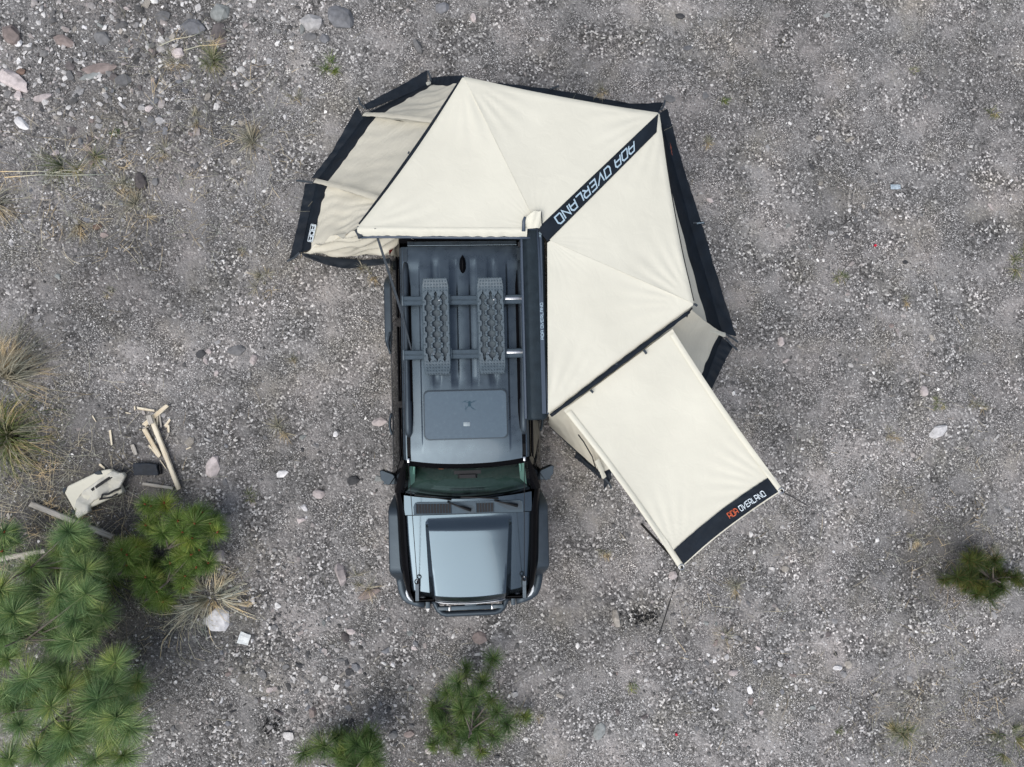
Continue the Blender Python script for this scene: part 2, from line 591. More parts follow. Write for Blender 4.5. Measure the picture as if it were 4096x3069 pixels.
for cx, cy, rad, amt in ((-4.6, 2.4, 1.9, 0.25), (-5.2, -2.6, 2.6, 0.62), (-4.9, -0.9, 1.5, 0.45), (-4.3, 4.6, 2.2, 0.30), (-0.3, -4.6, 1.0, 0.4), (-1.6, -4.7, 0.8, 0.4), (6.6, -2.2, 0.9, 0.45)):
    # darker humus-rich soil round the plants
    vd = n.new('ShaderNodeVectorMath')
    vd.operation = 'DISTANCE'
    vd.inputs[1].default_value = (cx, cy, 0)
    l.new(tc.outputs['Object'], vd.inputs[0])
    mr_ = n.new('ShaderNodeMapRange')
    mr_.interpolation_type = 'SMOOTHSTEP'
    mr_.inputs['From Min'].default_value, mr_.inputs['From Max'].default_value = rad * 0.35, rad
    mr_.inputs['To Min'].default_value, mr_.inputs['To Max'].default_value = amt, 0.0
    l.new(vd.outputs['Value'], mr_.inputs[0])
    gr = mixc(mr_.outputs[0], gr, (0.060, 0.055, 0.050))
l.new(gr, b.inputs['Base Color'])
bp = n.new('ShaderNodeBump')
bp.inputs['Strength'].default_value = 0.8
bp.inputs['Distance'].default_value = 0.012
bp.invert = True
l.new(v1.outputs['Distance'], bp.inputs['Height'])
bp2 = n.new('ShaderNodeBump')
bp2.inputs['Strength'].default_value = 0.7
bp2.inputs['Distance'].default_value = 0.03
l.new(nois(9, 6).outputs[0], bp2.inputs['Height'])
l.new(bp2.outputs[0], bp.inputs['Normal'])
l.new(bp.outputs[0], b.inputs['Normal'])
M['ground'] = m


# ------------------------------------------------------------------ ground sheet
def gz(x, y):
    k = sstep(16, 11, math.hypot(x, y))
    return k * (0.022 * mn.noise((x * 0.5, y * 0.5, 3.1)) + 0.012 * mn.noise((x * 1.7, y * 1.7, 7.7)))


xs = [-400, -150, -60, -30, -18] + list(np.linspace(-13, 13, 131)) + [18, 30, 60, 150, 400]
gv = [(x, y, gz(x, y)) for y in xs for x in xs]
nx = len(xs)
gf = [(j * nx + i, j * nx + i + 1, (j + 1) * nx + i + 1, (j + 1) * nx + i) for j in range(nx - 1) for i in range(nx - 1)]
ground = tag(mesh_obj('ground', gv, gf, M['ground'], None, True, None), kind='structure')


def hull(seed, npts, sx=1.0, sy=1.0, sz=0.6, cut=-0.25, jit=0.25):
    """angular stone: convex hull of jittered points on an ellipsoid, flat-ish base"""
    r_ = random.Random(seed)
    bm = bmesh.new()
    for k in range(npts):
        v = Vector((r_.gauss(0, 1), r_.gauss(0, 1), r_.gauss(0, 1))).normalized() * (1 + r_.uniform(-jit, jit))
        bm.verts.new((v.x * sx, v.y * sy, max(v.z * sz, cut * sz)))
    res = bmesh.ops.convex_hull(bm, input=bm.verts)
    bmesh.ops.delete(bm, geom=list({e for e in res['geom_interior'] + res['geom_unused'] if isinstance(e, bmesh.types.BMVert)}), context='VERTS')
    bm.verts.index_update()
    V = [tuple(v.co) for v in bm.verts]
    Fc = [tuple(v.index for v in f.verts) for f in bm.faces]
    Nz = [f.normal.z for f in bm.faces]
    bm.free()
    return V, Fc, Nz


# loose gravel: countless pebbles, one object
rg = np.random.default_rng(11)


def value_noise(x, y, sc, seed):
    return np.array([mn.noise((a * sc, c * sc, seed)) for a, c in zip(x, y)])


def scatter(name, N, smin, smax, power, dens, mat='pebble', rough=0.3, npts=11):
    protos = []
    for k in range(10):
        V, Fc, Nz = hull(100 + k, npts, 1, rnd.uniform(0.6, 0.95), 0.6, -0.2, rough)
        keep = [f for f, z in zip(Fc, Nz) if z > -0.05]
        protos.append((np.array(V), np.array(keep)))
    x = rg.uniform(-7.2, 8.8, N)
    y = rg.uniform(-6.0, 6.6, N)
    p = dens(x, y)
    ok = rg.uniform(0, 1, N) < p
    x, y, p = x[ok], y[ok], p[ok]
    n_ = len(x)
    s = smin + (smax - smin) * rg.uniform(0, 1, n_) ** power
    zz = np.array([gz(a, c) for a, c in zip(x, y)])
    th = rg.uniform(0, 2 * PI, n_)
    pid = rg.integers(0, len(protos), n_)
    VV, FF, off = [], [], 0
    for k, (V, Fc) in enumerate(protos):
        ii = np.where(pid == k)[0]
        if not len(ii):
            continue
        c, s_ = np.cos(th[ii])[:, None], np.sin(th[ii])[:, None]
        sc = (s[ii] / 2)[:, None]
        tx = (V[None, :, 0] * c - V[None, :, 1] * s_) * sc + x[ii][:, None]
        ty = (V[None, :, 0] * s_ + V[None, :, 1] * c) * sc + y[ii][:, None]
        tz = V[None, :, 2] * sc * rg.uniform(0.7, 1.2, len(ii))[:, None] + zz[ii][:, None]
        VV.append(np.stack([tx, ty, tz], -1).reshape(-1, 3))
        FF.append((Fc[None] + (np.arange(len(ii)) * len(V))[:, None, None] + off).reshape(-1, 3))
        off += len(ii) * len(V)
    VV, FF = np.concatenate(VV), np.concatenate(FF)
    me = bpy.data.meshes.new(name)
    me.vertices.add(len(VV))
    me.vertices.foreach_set('co', VV.astype(np.float32).ravel())
    me.loops.add(len(FF) * 3)
    me.loops.foreach_set('vertex_index', FF.astype(np.int32).ravel())
    me.polygons.add(len(FF))
    me.polygons.foreach_set('loop_start', np.arange(0, len(FF) * 3, 3, dtype=np.int32))
    me.update(calc_edges=True)
    me.materials.append(M[mat])
    return tag(link(bpy.data.objects.new(name, me)), kind='stuff')


def coarse(x, y):
    """where the photo shows coarser gravel: top left, bottom centre and bottom right"""
    g = lambda cx, cy, r_: np.exp(-((x - cx) ** 2 + (y - cy) ** 2) / r_ ** 2)
    return np.clip(1.0 * g(-5.0, 4.9, 1.9) + 0.9 * g(-3.2, 5.2, 1.1) + 0.95 * g(-1.8, -3.9, 1.7) + 0.6 * g(-3.0, -2.6, 0.9) + 0.5 * g(3.6, -3.2, 1.9) + 0.4 * g(2.9, -0.9, .9) + .3 * g(5.5, 1.2, 1.2), 0, 1)


def d_fine(x, y):
    k = value_noise(x, y, 0.8, 5.5) + 0.6 * value_noise(x, y, 2.1, 9.5)
    return np.clip(0.52 + 1.15 * k, 0.05, 1)


def d_mid(x, y):
    k = value_noise(x, y, 0.9, 15.5) + 0.5 * value_noise(x, y, 2.6, 2.5)
    return np.clip(0.14 + 0.3 * k + 0.75 * coarse(x, y), 0.03, 1)


tag(scatter('fine_gravel', 200000, 0.012, 0.032, 2.0, d_fine, 'pebble', 0.3, 8), 'fine grey gravel covering the whole clearing', 'gravel')
tag(scatter('coarse_gravel', 48000, 0.022, 0.060, 1.9, d_mid, 'pebble_pale'), 'coarser mixed pebbles scattered over the clearing', 'pebbles')


def d_big(x, y):
    k = value_noise(x, y, 1.1, 31.5)
    return np.clip(0.02 + 0.05 * k + 0.8 * coarse(x, y) ** 1.3, 0.01, 1)


def d_rub(x, y):
    g = lambda cx, cy, r_: np.exp(-((x - cx) ** 2 + (y - cy) ** 2) / r_ ** 2)
    return np.clip(1.0 * g(-5.3, 4.9, 1.4) + 0.8 * g(-3.4, 5.3, 0.9) + 0.10 * g(-1.8, -4.2, 1.6), 0, 1)


tag(scatter('rubble', 9000, 0.05, 0.15, 1.9, d_rub, 'pebble_pale', 0.22, 13), 'broken rubble stones heaped at the top left corner', 'rubble')
tag(scatter('pebbles', 27000, 0.036, 0.10, 2.4, d_big, 'pebble_pale', 0.2), 'pale walnut-sized stones crowding the coarse patches', 'pebbles')

# ------------------------------------------------------------------ wooded hills ringing the clearing
m = material('wooded_hill', (0.035, 0.048, 0.025), 0.95, 0, 0, 0.03, 0.1)
vary(m, 0.25, 0.5, 1.0, 0.6)
M['hill'] = m
hv_, hf_ = [], []
NA, NR = 240, 8
for i in range(NA):
    a = 2 * PI * i / NA
    top = 21 + 7 * mn.noise((math.cos(a) * 2.2, math.sin(a) * 2.2, 1.7)) + 2.5 * mn.noise((math.cos(a) * 22, math.sin(a) * 22, 4.4)) + 0.9 * rnd.uniform(-1, 1)
    for j in range(NR + 1):
        t = j / NR
        r_ = lerp(58, 130, t) + 3 * mn.noise((math.cos(a) * 9, math.sin(a) * 9, j * 0.7))
        hv_.append((r_ * math.cos(a), r_ * math.sin(a), -0.6 + (top + 0.6) * math.sin(PI / 2 * min(1, t * 1.25)) + (rnd.uniform(-0.8, 0.8) if j else 0)))
for i in range(NA):
    for j in range(NR):
        k = (i + 1) % NA
        hf_.append((i * (NR + 1) + j, i * (NR + 1) + j + 1, k * (NR + 1) + j + 1, k * (NR + 1) + j))
tag(mesh_obj('hills', hv_, hf_, M['hill'], None, False, None), kind='structure')

# ------------------------------------------------------------------ the car (local axes: x to the right in the photo, front towards -y)
CAR_X, CAR_RZ = -0.0408, math.radians(1.34)
car = tag(empty('off_road_car', (CAR_X, 0, 0), CAR_RZ),
          'black boxy off-road car with roof rails, parked nose down beside the cream awning', 'car')
CI = (Matrix.Translation((CAR_X, 0, 0)) @ Matrix.Rotation(CAR_RZ, 4, 'Z')).inverted()


def CP(px, py, z):
    return CI @ W(px, py, z)


def both(fn):
    for s in (-1, 1):
        fn(s)


# -- body tub: sides and floor, open on top, closed by hood, roof and glass
def side_prof(y):
    xo = pw(y, [-2.34, -2.22, -1.9, -1.1, -0.9, 1.6, 1.86], [0.70, 0.79, 0.845, 0.872, 0.895, 0.895, 0.86])
    xi = pw(y, [-2.34, -2.22, -1.9, -1.3, -1.0, 1.86], [0.66, 0.705, 0.725, 0.748, 0.80, 0.80])
    zt = pw(y, [-2.34, -1.9, -1.3, -1.1, 1.86], [1.035, 1.085, 1.125, 1.135, 1.15])
    return [(xi, zt), (xi + (xo - xi) * 0.45, zt - 0.028), (xo - 0.022, zt - 0.10), (xo, zt - 0.19), (xo + 0.004, 0.72), (xo - 0.01, 0.52), (xo - 0.06, 0.40)]


b_ = MB()
rings = []
for y in [-2.34, -2.28, -2.22, -2.1, -1.9, -1.6, -1.3, -1.15, -1.0, -0.8, -0.4, 0, 0.4, 0.8, 1.2, 1.6, 1.75, 1.86]:
    p = side_prof(y)
    rings.append([Vector((x, y, z)) for x, z in p] + [Vector((-x, y, z)) for x, z in reversed(p)])
b_.loft(rings, closed=False)
n0 = len(rings[0])
b_.f.append(tuple(range(n0)))
b_.f.append(tuple((len(rings) - 1) * n0 + k for k in range(n0 - 1, -1, -1)))
for i in range(len(rings) - 1):       # floor
    a, c = i * n0 + n0 // 2 - 1, i * n0 + n0 // 2
    b_.f.append((a, c, c + n0, a + n0)) if False else None
body = b_.build('body', M['paint'], car, True)


# -- roof panel with four pressed ribs
def roof_z(x, y):
    z = 1.822 - 0.020 * (abs(x) / 0.67) ** 2.5
    z -= 0.055 * max(0.0, (-0.30 - y) / 0.36) ** 1.8 if y < -0.30 else 0
    z -= 0.012 * max(0.0, (y - 1.2) / 0.55) ** 2
    e = sstep(0.655, 0.69, abs(x))
    z -= 0.035 * e * e
    w = sstep(1.62, 1.52, y) * sstep(0.19, 0.27, y)
    z -= 0.012 * sstep(0.470, 0.490, abs(x)) * sstep(-0.52, -0.35, y) * sstep(1.60, 1.45, y)
    for c in (-0.31, -0.105, 0.105, 0.31):
        z -= 0.010 * w * sstep(0.045, 0.030, abs(x - c))
    return z


RIBX = sorted(set([round(v, 4) for c in (-0.31, -0.105, 0.105, 0.31) for d in (0.048, 0.040, 0.030) for v in (c - d, c + d)]
                  + [s_ * v for s_ in (-1, 1) for v in (0.466, 0.472, 0.480, 0.488, 0.494)] + list(np.round(np.linspace(-0.64, 0.64, 17), 3)) + [-0.692, -0.685, -0.676, -0.665, -0.655, 0.655, 0.665, 0.676, 0.685, 0.692]))
RY = list(np.linspace(0, 1, 61))


def roof_front(x):
    return -0.652 + 0.060 * (abs(x) / 0.69) ** 2.2


vv, ff = [], []
for t in RY:
    for x in RIBX:
        y = lerp(roof_front(x), 1.742, t)
        vv.append((x, y, roof_z(x, y)))
nn = len(RIBX)
for j in range(len(RY) - 1):
    for i in range(nn - 1):
        ff.append((j * nn + i, j * nn + i + 1, (j + 1) * nn + i + 1, (j + 1) * nn + i))
roof = mesh_obj('roof', vv, ff, M['roof_paint'], car, True)
# rear spoiler, a separate strip behind a shut line
sp = MB()
sp.loft([[Vector((x, y, z)) for y, z in ((1.752, 1.7985), (1.756, 1.800), (1.798, 1.796), (1.803, 1.790), (1.803, 1.745), (1.752, 1.742))] for x in np.linspace(-0.60, 0.60, 13)])
sp.build('rear_spoiler', M['roof_paint'], car)


# -- greenhouse sides with windows, header, pillars
def gh(s, y, t):
    """point on the leaning cabin side, t 0 at the belt, 1 at the roof edge"""
    zt = roof_z(0.692, y) - 0.004 if y > -0.6 else 1.72
    x = lerp(0.862, 0.694, t) + 0.012 * math.sin(PI * t)
    return Vector((s * x, y, lerp(1.145, zt, t)))


def sides(s):
    g = MB()
    g.grid(lambda u, v: gh(s, lerp(-0.62 - 0.40 * (1 - v) , 1.80, u), v), 24, 6)
    g.build('cabin_side', M['gloss_black'], car, True)
    for y0, y1, sl in ((-0.86, -0.02, 0.30), (0.05, 0.88, 0.0), (0.98, 1.66, 0.0)):
        g = MB()
        g.grid(lambda u, v: gh(s, lerp(y0 + sl * v, y1, u), lerp(0.10, 0.86, v)) + Vector((s * 0.004, 0, 0.002)), 8, 4)
        w = g.build('side_window', M['dark_glass'], car, True)
        v_ = MB()
        v_.tube([gh(s, lerp(y0 + sl * 0.86, y1, k / 6), 0.89) + Vector((s * 0.018, 0, 0)) for k in range(7)], 0.012, 6)
        v_.build('rain_visor', M['gloss_black'], w, True)
    g = MB()
    g.grid(lambda u, v: gh(s, lerp(-0.98, 1.74, u), lerp(-0.02, 0.045, v)) + Vector((s * 0.008, 0, 0.004)), 20, 2)
    g.build('belt_trim', M['plastic'], car, True)


both(sides)


def ws(u, v):
    """windscreen sheet: u -1..1 across, v 0 top .. 1 bottom"""
    x = u * lerp(0.672, 0.748, v)
    yt = -0.705 + 0.050 * u * u
    yb = -1.112 + 0.092 * u * u
    zt, zb = 1.708 - 0.008 * u * u, 1.150 + 0.03 * u * u
    return Vector((x, lerp(yt, yb, v) - 0.035 * math.sin(PI * v) * (1 - 0.3 * u * u), lerp(zt, zb, v)))


g = MB()
g.grid(lambda a, c: ws(2 * a - 1, c), 24, 12)
wsh = g.build('windshield', M['glass'], car, True)
fr_ = MB()      # black printed border of the windscreen
nrm = Vector((0, -0.01, 0.012))
for a0, a1, c0, c1, nu, nv in ((0, 1, 0, 0.045, 24, 1), (0, 1, 0.95, 1, 24, 1), (0, 0.028, 0.045, 0.95, 1, 12), (0.972, 1, 0.045, 0.95, 1, 12)):
    fr_.grid(lambda a, c: ws(2 * lerp(a0, a1, a) - 1, lerp(c0, c1, c)) - nrm, nu, nv)
fr_.build('glass_border', M['gloss_black'], wsh, True)
hd = MB()       # roof header between the roof edge and the glass
hd.grid(lambda a, c: Vector(((2 * a - 1) * 0.69, lerp(roof_front((2 * a - 1) * 0.69) + 0.004, ws((2 * a - 1) * 1.0, 0).y + 0.004, c),
                             lerp(roof_z((2 * a - 1) * 0.69, roof_front((2 * a - 1) * 0.69)) - 0.006, ws(2 * a - 1, 0).z + 0.003, c))), 30, 4)
hd.build('roof_header', M['gloss_black'], car, True)


def pillar(s):
    g = MB()
    g.grid(lambda a, c: ws(s, a).lerp(gh(s, lerp(-0.62, -1.02, a), 1 - a) + Vector((0, 0, 0.003)), c) + Vector((0, 0, 0.020 * math.sin(PI * c))), 10, 5)
    g.build('windshield_pillar', M['gloss_black'], car, True)
    t = MB()     # pale inner trim of the pillar, with its grab handle
    t.grid(lambda a, c: ws(s * lerp(0.955, 0.84, c), lerp(0.05, 0.94, a)) + Vector((0, 0.10 * c + 0.03, -0.05)), 10, 3)
    p = t.build('pillar_trim', M['trim_pale'], car, True)
    h = MB()
    h.tube([ws(s * 0.86, q) + Vector((0, 0.10, -0.03 + 0.035 * math.sin(PI * (q - 0.14) / 0.36))) for q in np.linspace(0.14, 0.5, 8)], 0.013, 7)
    h.build('grab_handle', M['trim_pale'], p, True)


both(pillar)

# -- interior
d = MB()
d.grid(lambda a, c: Vector(((2 * a - 1) * 0.73, lerp(-1.09 + 0.09 * (2 * a - 1) ** 2, -0.62, c), 1.105 + 0.05 * math.sin(PI * min(1, c * 1.4) * 0.8) - 0.25 * sstep(0.72, 1, c))), 20, 14)
dash = d.build('dashboard', M['dash'], car, True)
v_ = MB()
for k in range(22):
    v_.box((-0.20 + k * 0.0185, -1.015 + 0.004 * abs(k - 10) / 10, 1.153), (0.010, 0.03, 0.006))
v_.build('defrost_vent', M['rope'], dash)
mb_ = MB()
mb_.box((0.0, -0.80, 1.66), (0.22, 0.05, 0.06), 0, 0.8).box((0.0, -0.73, 1.66), (0.30, 0.09, 0.03))
mb_.build('mirror_mount', M['rope'], car)
rbox('inner_mirror', (0, -0.71, 1.60), (0.24, 0.03, 0.07), M['rope'], car, 0.012)
mt = MB()
mt.box((-0.29, -0.70, 1.645), (0.055, 0.03, 0.02))
mt.build('warning_tag', M['orange'], car)
for s in (-1, 1):
    seat = rbox('seat', (s * 0.37, -0.02, 0.90), (0.50, 0.52, 0.16), M['dash'], car, 0.06)
    rbox('backrest', (s * 0.37, 0.24, 1.20), (0.48, 0.14, 0.56), M['dash'], seat, 0.05)
    rbox('headrest', (s * 0.37, 0.24, 1.56), (0.26, 0.10, 0.16), M['dash'], seat, 0.04)
sw = MB()
sw.tube([Vector((0.37 + 0.18 * math.cos(t), -0.58 - 0.05 * math.sin(t), 1.10 + 0.18 * math.sin(t))) for t in np.linspace(0, 2 * PI, 25)], 0.015, 7, False)
sw.box((0.37, -0.58, 1.10), (0.30, 0.04, 0.06))
sw.build('steering_wheel', M['rope'], car, True)
fl = MB()
fl.box((0, 0.0, 0.42), (1.60, 3.6, 0.05))
fl.build('floor', M['rope'], car)


# -- hood with raised centre
def hood(u, v):
    """u -1..1 across, v 0 at the shut line .. 1 at the nose"""
    w = pw(v, [0, 0.35, 0.7, 0.9, 1], [0.757, 0.744, 0.718, 0.70, 0.685])
    x = u * w
    y = lerp(-1.300, -2.366 + 0.085 * u * u, v)
    z = 1.142 - 0.050 * v - 0.022 * v * v - 0.026 * (abs(u)) ** 3
    z -= 0.125 * (max(0.0, (v - 0.905) / 0.095) ** 1.1) + 0.030 * sstep(0.93, 1.0, abs(u)) ** 2
    hw = lerp(0.515, 0.478, v)
    edge = lerp(0.034, 0.068, v)
    hgt = lerp(0.050, 0.115, v) * sstep(0.03, 0.17, v)
    z += hgt * min(1.0, max(0.0, (hw - abs(x)) / edge)) - 0.010 * v * sstep(0.0, 0.3, v)
    return Vector((x, y, z))


hu = sorted(set(list(np.round(np.linspace(-1, 1, 61), 4)) + [round(s * v, 4) for s in (-1, 1) for v in list(np.linspace(0.60, 0.72, 25)) + [0.985, 0.95, 0.93, 0.97]]))
hv = sorted(set(list(np.round(np.linspace(0, 1, 50), 4)) + list(np.round(np.linspace(0.9, 1, 20), 4))))
vv = [hood(u, v) for v in hv for u in hu]
nn = len(hu)
ff = [(j * nn + i, (j + 1) * nn + i, (j + 1) * nn + i + 1, j * nn + i + 1) for j in range(len(hv) - 1) for i in range(nn - 1)]
hoodo = mesh_obj('hood', vv, ff, M['hood_paint'], car, True)
st = MB()
st.tube([hood(u, 1.0) + Vector((0, -0.012, -0.006)) for u in np.linspace(-0.93, 0.93, 21)], 0.008, 6)
st.build('chrome_strip', M['steel'], hoodo, True)


# -- cowl below the windscreen, with grilles and wipers
def cowl(u, v):
    x = u * 0.757
    y0 = -1.292
    y1 = -1.075 + 0.06 * u * u - 0.045
    return Vector((x, lerp(y0, y1, v), lerp(1.140, 1.138, v) - 0.026 * abs(u) ** 3))


g = MB()
g.grid(lambda a, c: cowl(2 * a - 1, c), 24, 6)
cw = g.build('cowl', M['hood_paint'], car, True)


def on_cowl(cx, cy, dz=0.0):
    p = CP(1500 + cx / 2.765, 1950 + cy / 2.765, 1.14)
    return Vector((p.x, p.y, 1.143 + dz))


def cowl_poly(name, pts, dz, mat, parent):
    vs_ = [on_cowl(a, c, dz) for a, c in pts]
    k = len(vs_)
    vs_ += [v - Vector((0, 0, 0.012)) for v in vs_]
    fs = [tuple(range(k - 1, -1, -1))] + [(i, (i + 1) % k, (i + 1) % k + k, i + k) for i in range(k)]
    return mesh_obj(name, vs_, fs, mat, parent)


cowl_poly('cowl_tray', [(425, 215), (440, 175), (470, 165), (1300, 150), (1600, 140), (1630, 155), (1640, 270), (430, 305)], 0.0045, M['rack'], cw)
gr1 = cowl_poly('cowl_grille', [(455, 185), (840, 180), (842, 285), (460, 290)], 0.008, M['rope'], cw)
gr2 = cowl_poly('cowl_grille', [(1120, 175), (1308, 168), (1310, 265), (1124, 278)], 0.008, M['rope'], cw)
for gq, x0, x1, cnt, ya, yb in ((gr1, 455, 842, 13, 182, 290), (gr2, 1120, 1310, 7, 170, 276)):
    for k in range(cnt):
        cx = lerp(x0, x1, k / (cnt - 1))
        s_ = MB()
        s_.tube([on_cowl(cx, ya, 0.009), on_cowl(cx + 3, yb, 0.009)], 0.0045, 4)
        s_.build('slat', M['rack'], gq)
for pts in ([(880, 205), (1060, 195), (1100, 215), (1105, 285), (1040, 290)], [(1350, 180), (1560, 150), (1615, 150), (1625, 240), (1480, 248)]):
    cowl_poly('wiper_well', pts, 0.007, M['plastic'], cw)
for (ax, ay), (bx, by), (ex, ey) in (((1060, 250), (800, 155), (440, 75)), ((1575, 200), (1320, 140), (950, 100))):
    a, c, e = on_cowl(ax, ay, 0.025), on_cowl(bx, by, 0.045), on_cowl(ex, ey, 0.05)
    w_ = MB()
    w_.tube([a, a.lerp(c, 0.5) + Vector((0, 0, 0.02)), c], [0.020, 0.013, 0.009], 6)
    wp = w_.build('wiper', M['rope'], car, True)
    w_ = MB()
    w_.tube([c + Vector((0.05, 0.02, -0.01)), c.lerp(e, 0.5) + Vector((0, 0.015, 0.004)), e], 0.008, 5)
    w_.build('wiper_blade', M['rubber'], wp, True)


# -- flares, wheels, steps, doors
def flare(s, yc, L0, L1, name='fender_flare'):
    g = MB()
    rings = []
    for t in np.linspace(-1, 1, 21):
        y = yc + (t * L1 if t > 0 else t * L0)
        a = abs(t)
        zt = 0.945 - 0.36 * max(0.0, (a - 0.62) / 0.38) ** 1.25 - 0.012 * a
        xo = 0.968 - 0.07 * sstep(0.62, 1.0, a)
        xi = min(0.862, side_prof(y)[3][0] - 0.012)
        rings.append([Vector((s * x, y, z)) for x, z in ((xi, zt + 0.028), (xi + 0.004, zt + 0.028), (xo - 0.016, zt + 0.006), (xo - 0.010, zt + 0.004), (xo - 0.003, zt - 0.006), (xo, zt - 0.012), (xo - 0.004, zt - 0.13), (xo - 0.05, zt - 0.14), (xi, zt - 0.10))])
    g.loft(rings)
    g.build(name, M['plastic'], car, True)


def wheel(c, ax, parent, name='wheel'):
    g = MB()
    R_, w = 0.385, 0.125
    g.lathe([(0.24, -w), (0.34, -w - 0.005), (0.372, -w + 0.02), (R_, -w + 0.05), (R_, w - 0.05), (0.372, w - 0.02), (0.34, w + 0.005), (0.24, w)], c, ax, 40)
    t = g.build(name, M['rubber'], parent, True)
    h = MB()
    h.lathe([(0.05, w - 0.02), (0.235, w - 0.012), (0.245, w - 0.0)], c, ax, 32)
    h.build('rim', M['rim'], t, True)
    tr_ = MB()
    c, ax = Vector(c), Vector(ax).normalized()
    a = ax.orthogonal().normalized()
    for k in range(28):
        an = 2 * PI * k / 28
        p = c + Matrix.Rotation(an, 3, ax) @ a * (R_ + 0.003)
        q = Matrix.Rotation(an, 3, ax) @ a
        tt = ax.cross(q)
        vs_ = [p + ax * (sx * 0.085) + tt * (sy * 0.018) + q * (sz * 0.007) for sz in (-1, 1) for sx, sy in ((-1, -1), (1, -1), (1, 1), (-1, 1))]
        tr_.add(vs_, [(3, 2, 1, 0), (4, 5, 6, 7), (0, 1, 5, 4), (1, 2, 6, 5), (2, 3, 7, 6), (3, 0, 4, 7)])
    tr_.build('tread', M['rubber'], t)


def side_parts(s):
    flare(s, -1.63, 0.58, 0.60)
    flare(s, 1.13, 0.56, 0.60)
    wheel((s * 0.80, -1.62, 0.388), (s, 0, 0), car)
    wheel((s * 0.80, 1.14, 0.388), (s, 0, 0), car)
    rbox('running_board', (s * 0.885, -0.24, 0.43), (0.13, 1.60, 0.05), M['plastic'], car, 0.018)
    for y0, y1 in ((-0.98, 0.005), (0.02, 0.90)):
        g = MB()

        def dp(u, v):
            p = side_prof(lerp(y0, y1, u))
            k = lerp(1.2, 5.0, v)
            i = min(int(k), 5)
            a, c = p[i], p[i + 1] if i + 1 < len(p) else p[i]
            return Vector((s * (lerp(a[0], c[0], k - i) + 0.005), lerp(y0, y1, u), lerp(a[1], c[1], k - i) + 0.003))
        g.grid(dp, 8, 10)
        dr = g.build('door', M['paint'], car, True)
        h = MB()
        hy = (y1 - 0.22) if y0 < 0 else (y1 - 0.14)
        h.tube([Vector((s * (0.895 + 0.028 * math.sin(PI * k / 8)), hy + 0.13 - 0.26 * k / 8, 0.985)) for k in range(9)], 0.016, 7)
        h.build('door_handle', M['plastic'], dr, True)
    # wing mirror
    pts = [(50, 1200), (75, 1188), (205, 1238), (222, 1262), (165, 1352), (140, 1358), (62, 1290)]
    zs = [1.20, 1.19, 1.18, 1.18, 1.20, 1.21, 1.21]
    base = [CP(1500 + a / 2.761, 1450 + c / 2.761, 1.25) for a, c in pts]
    base = [Vector((abs(p.x) * s, p.y, 0)) for p in base]
    cen = sum(base, Vector()) / len(base)
    g = MB()
    g.loft([[Vector((lerp(cen.x, p.x, k), lerp(cen.y, p.y, k), z)) for p in base] for k, z in ((0.85, 1.09), (1.0, 1.12), (1.0, 1.238), (0.965, 1.256), (0.90, 1.262))])
    mo = g.build('wing_mirror', M['plastic'], car)
    a = MB()
    a.loft([[Vector((s * x, y, z)) for y, z in ((-0.925, 1.12), (-0.915, 1.16), (-0.815, 1.17), (-0.805, 1.12))] for x in (0.84, 0.90, 0.985)])
    a.build('mirror_arm', M['plastic'], mo)
    gq = MB()
    ga, gb = base[1].lerp(base[2], 0.06), base[1].lerp(base[2], 0.94)
    nb_ = Vector((-(gb - ga).y, (gb - ga).x, 0)).normalized() * (0.004 if s < 0 else -0.004)
    gq.loft([[ga + Vector((0, 0, z)), gb + Vector((0, 0, z)), gb + nb_ + Vector((0, 0, z)), ga + nb_ + Vector((0, 0, z))] for z in (1.125, 1.225)])
    gq.build('mirror_glass', M['dark_glass'], mo)
    # headlight and its white ring at the corner
    g = MB()
    g.lathe([(0.02, 0.0), (0.088, 0.0), (0.098, -0.02), (0.098, -0.06)], (s * 0.53, -2.262, 0.85), (0, -1, 0), 28)
    g.build('headlight', M['white_lamp'], car, True)
    g = MB()
    lp = [CP(1500 + a / 2.765, 1950 + c / 2.765, 0.97) for a, c in ((350, 1125), (350, 1165), (362, 1205), (385, 1240), (412, 1264))]
    g.tube([Vector((s * abs(q.x), q.y, 0.96)) for q in lp], [0.004, 0.014, 0.017, 0.014, 0.004], 8)
    g.build('corner_lamp', M['white_lamp'], car, True)
    g = MB()
    g.loft([[Vector((s * x, y, z)) for x, y in ((0.80, 1.855), (0.865, 1.83), (0.872, 1.79), (0.88, 1.86), (0.80, 1.885))] for z in (0.85, 1.10)])
    g.build('tail_light', M['red_lamp'], car)


both(side_parts)

# -- front bumper, grille, bull bar, light bar
fb = MB()
for s in (-1, 1):
    rings = []
    out = [(225, 985), (232, 1040), (245, 1110), (262, 1175), (300, 1245), (360, 1285), (440, 1312), (545, 1332)]
    inn = [(330, 960), (335, 1060), (345, 1120), (360, 1160), (390, 1200), (430, 1225), (480, 1240), (545, 1245)]
    for (ax, ay), (bx, by) in zip(out, inn):
        o, q = CP(1500 + ax / 2.765, 1950 + ay / 2.765, 0.66), CP(1500 + bx / 2.765, 1950 + by / 2.765, 0.70)
        o, q = Vector((-o.x - 0.006, o.y, 0)), Vector((-q.x, q.y, 0))
        dv = (o - q)
        ring = [q + Vector((0, 0, 0.715)), q + dv * 0.85 + Vector((0, 0, 0.700)), q + dv * 0.95 + Vector((0, 0, 0.690)), o + Vector((0, 0, 0.66)), o + Vector((0, 0, 0.52)), o - dv * 0.2 + Vector((0, 0, 0.44)), q + Vector((0, 0, 0.44))]
        rings.append([Vector((s * p.x, p.y, p.z)) for p in ring])
    fb.loft(rings)
fb.box((0, -2.40, 0.53), (1.02, 0.16, 0.20))
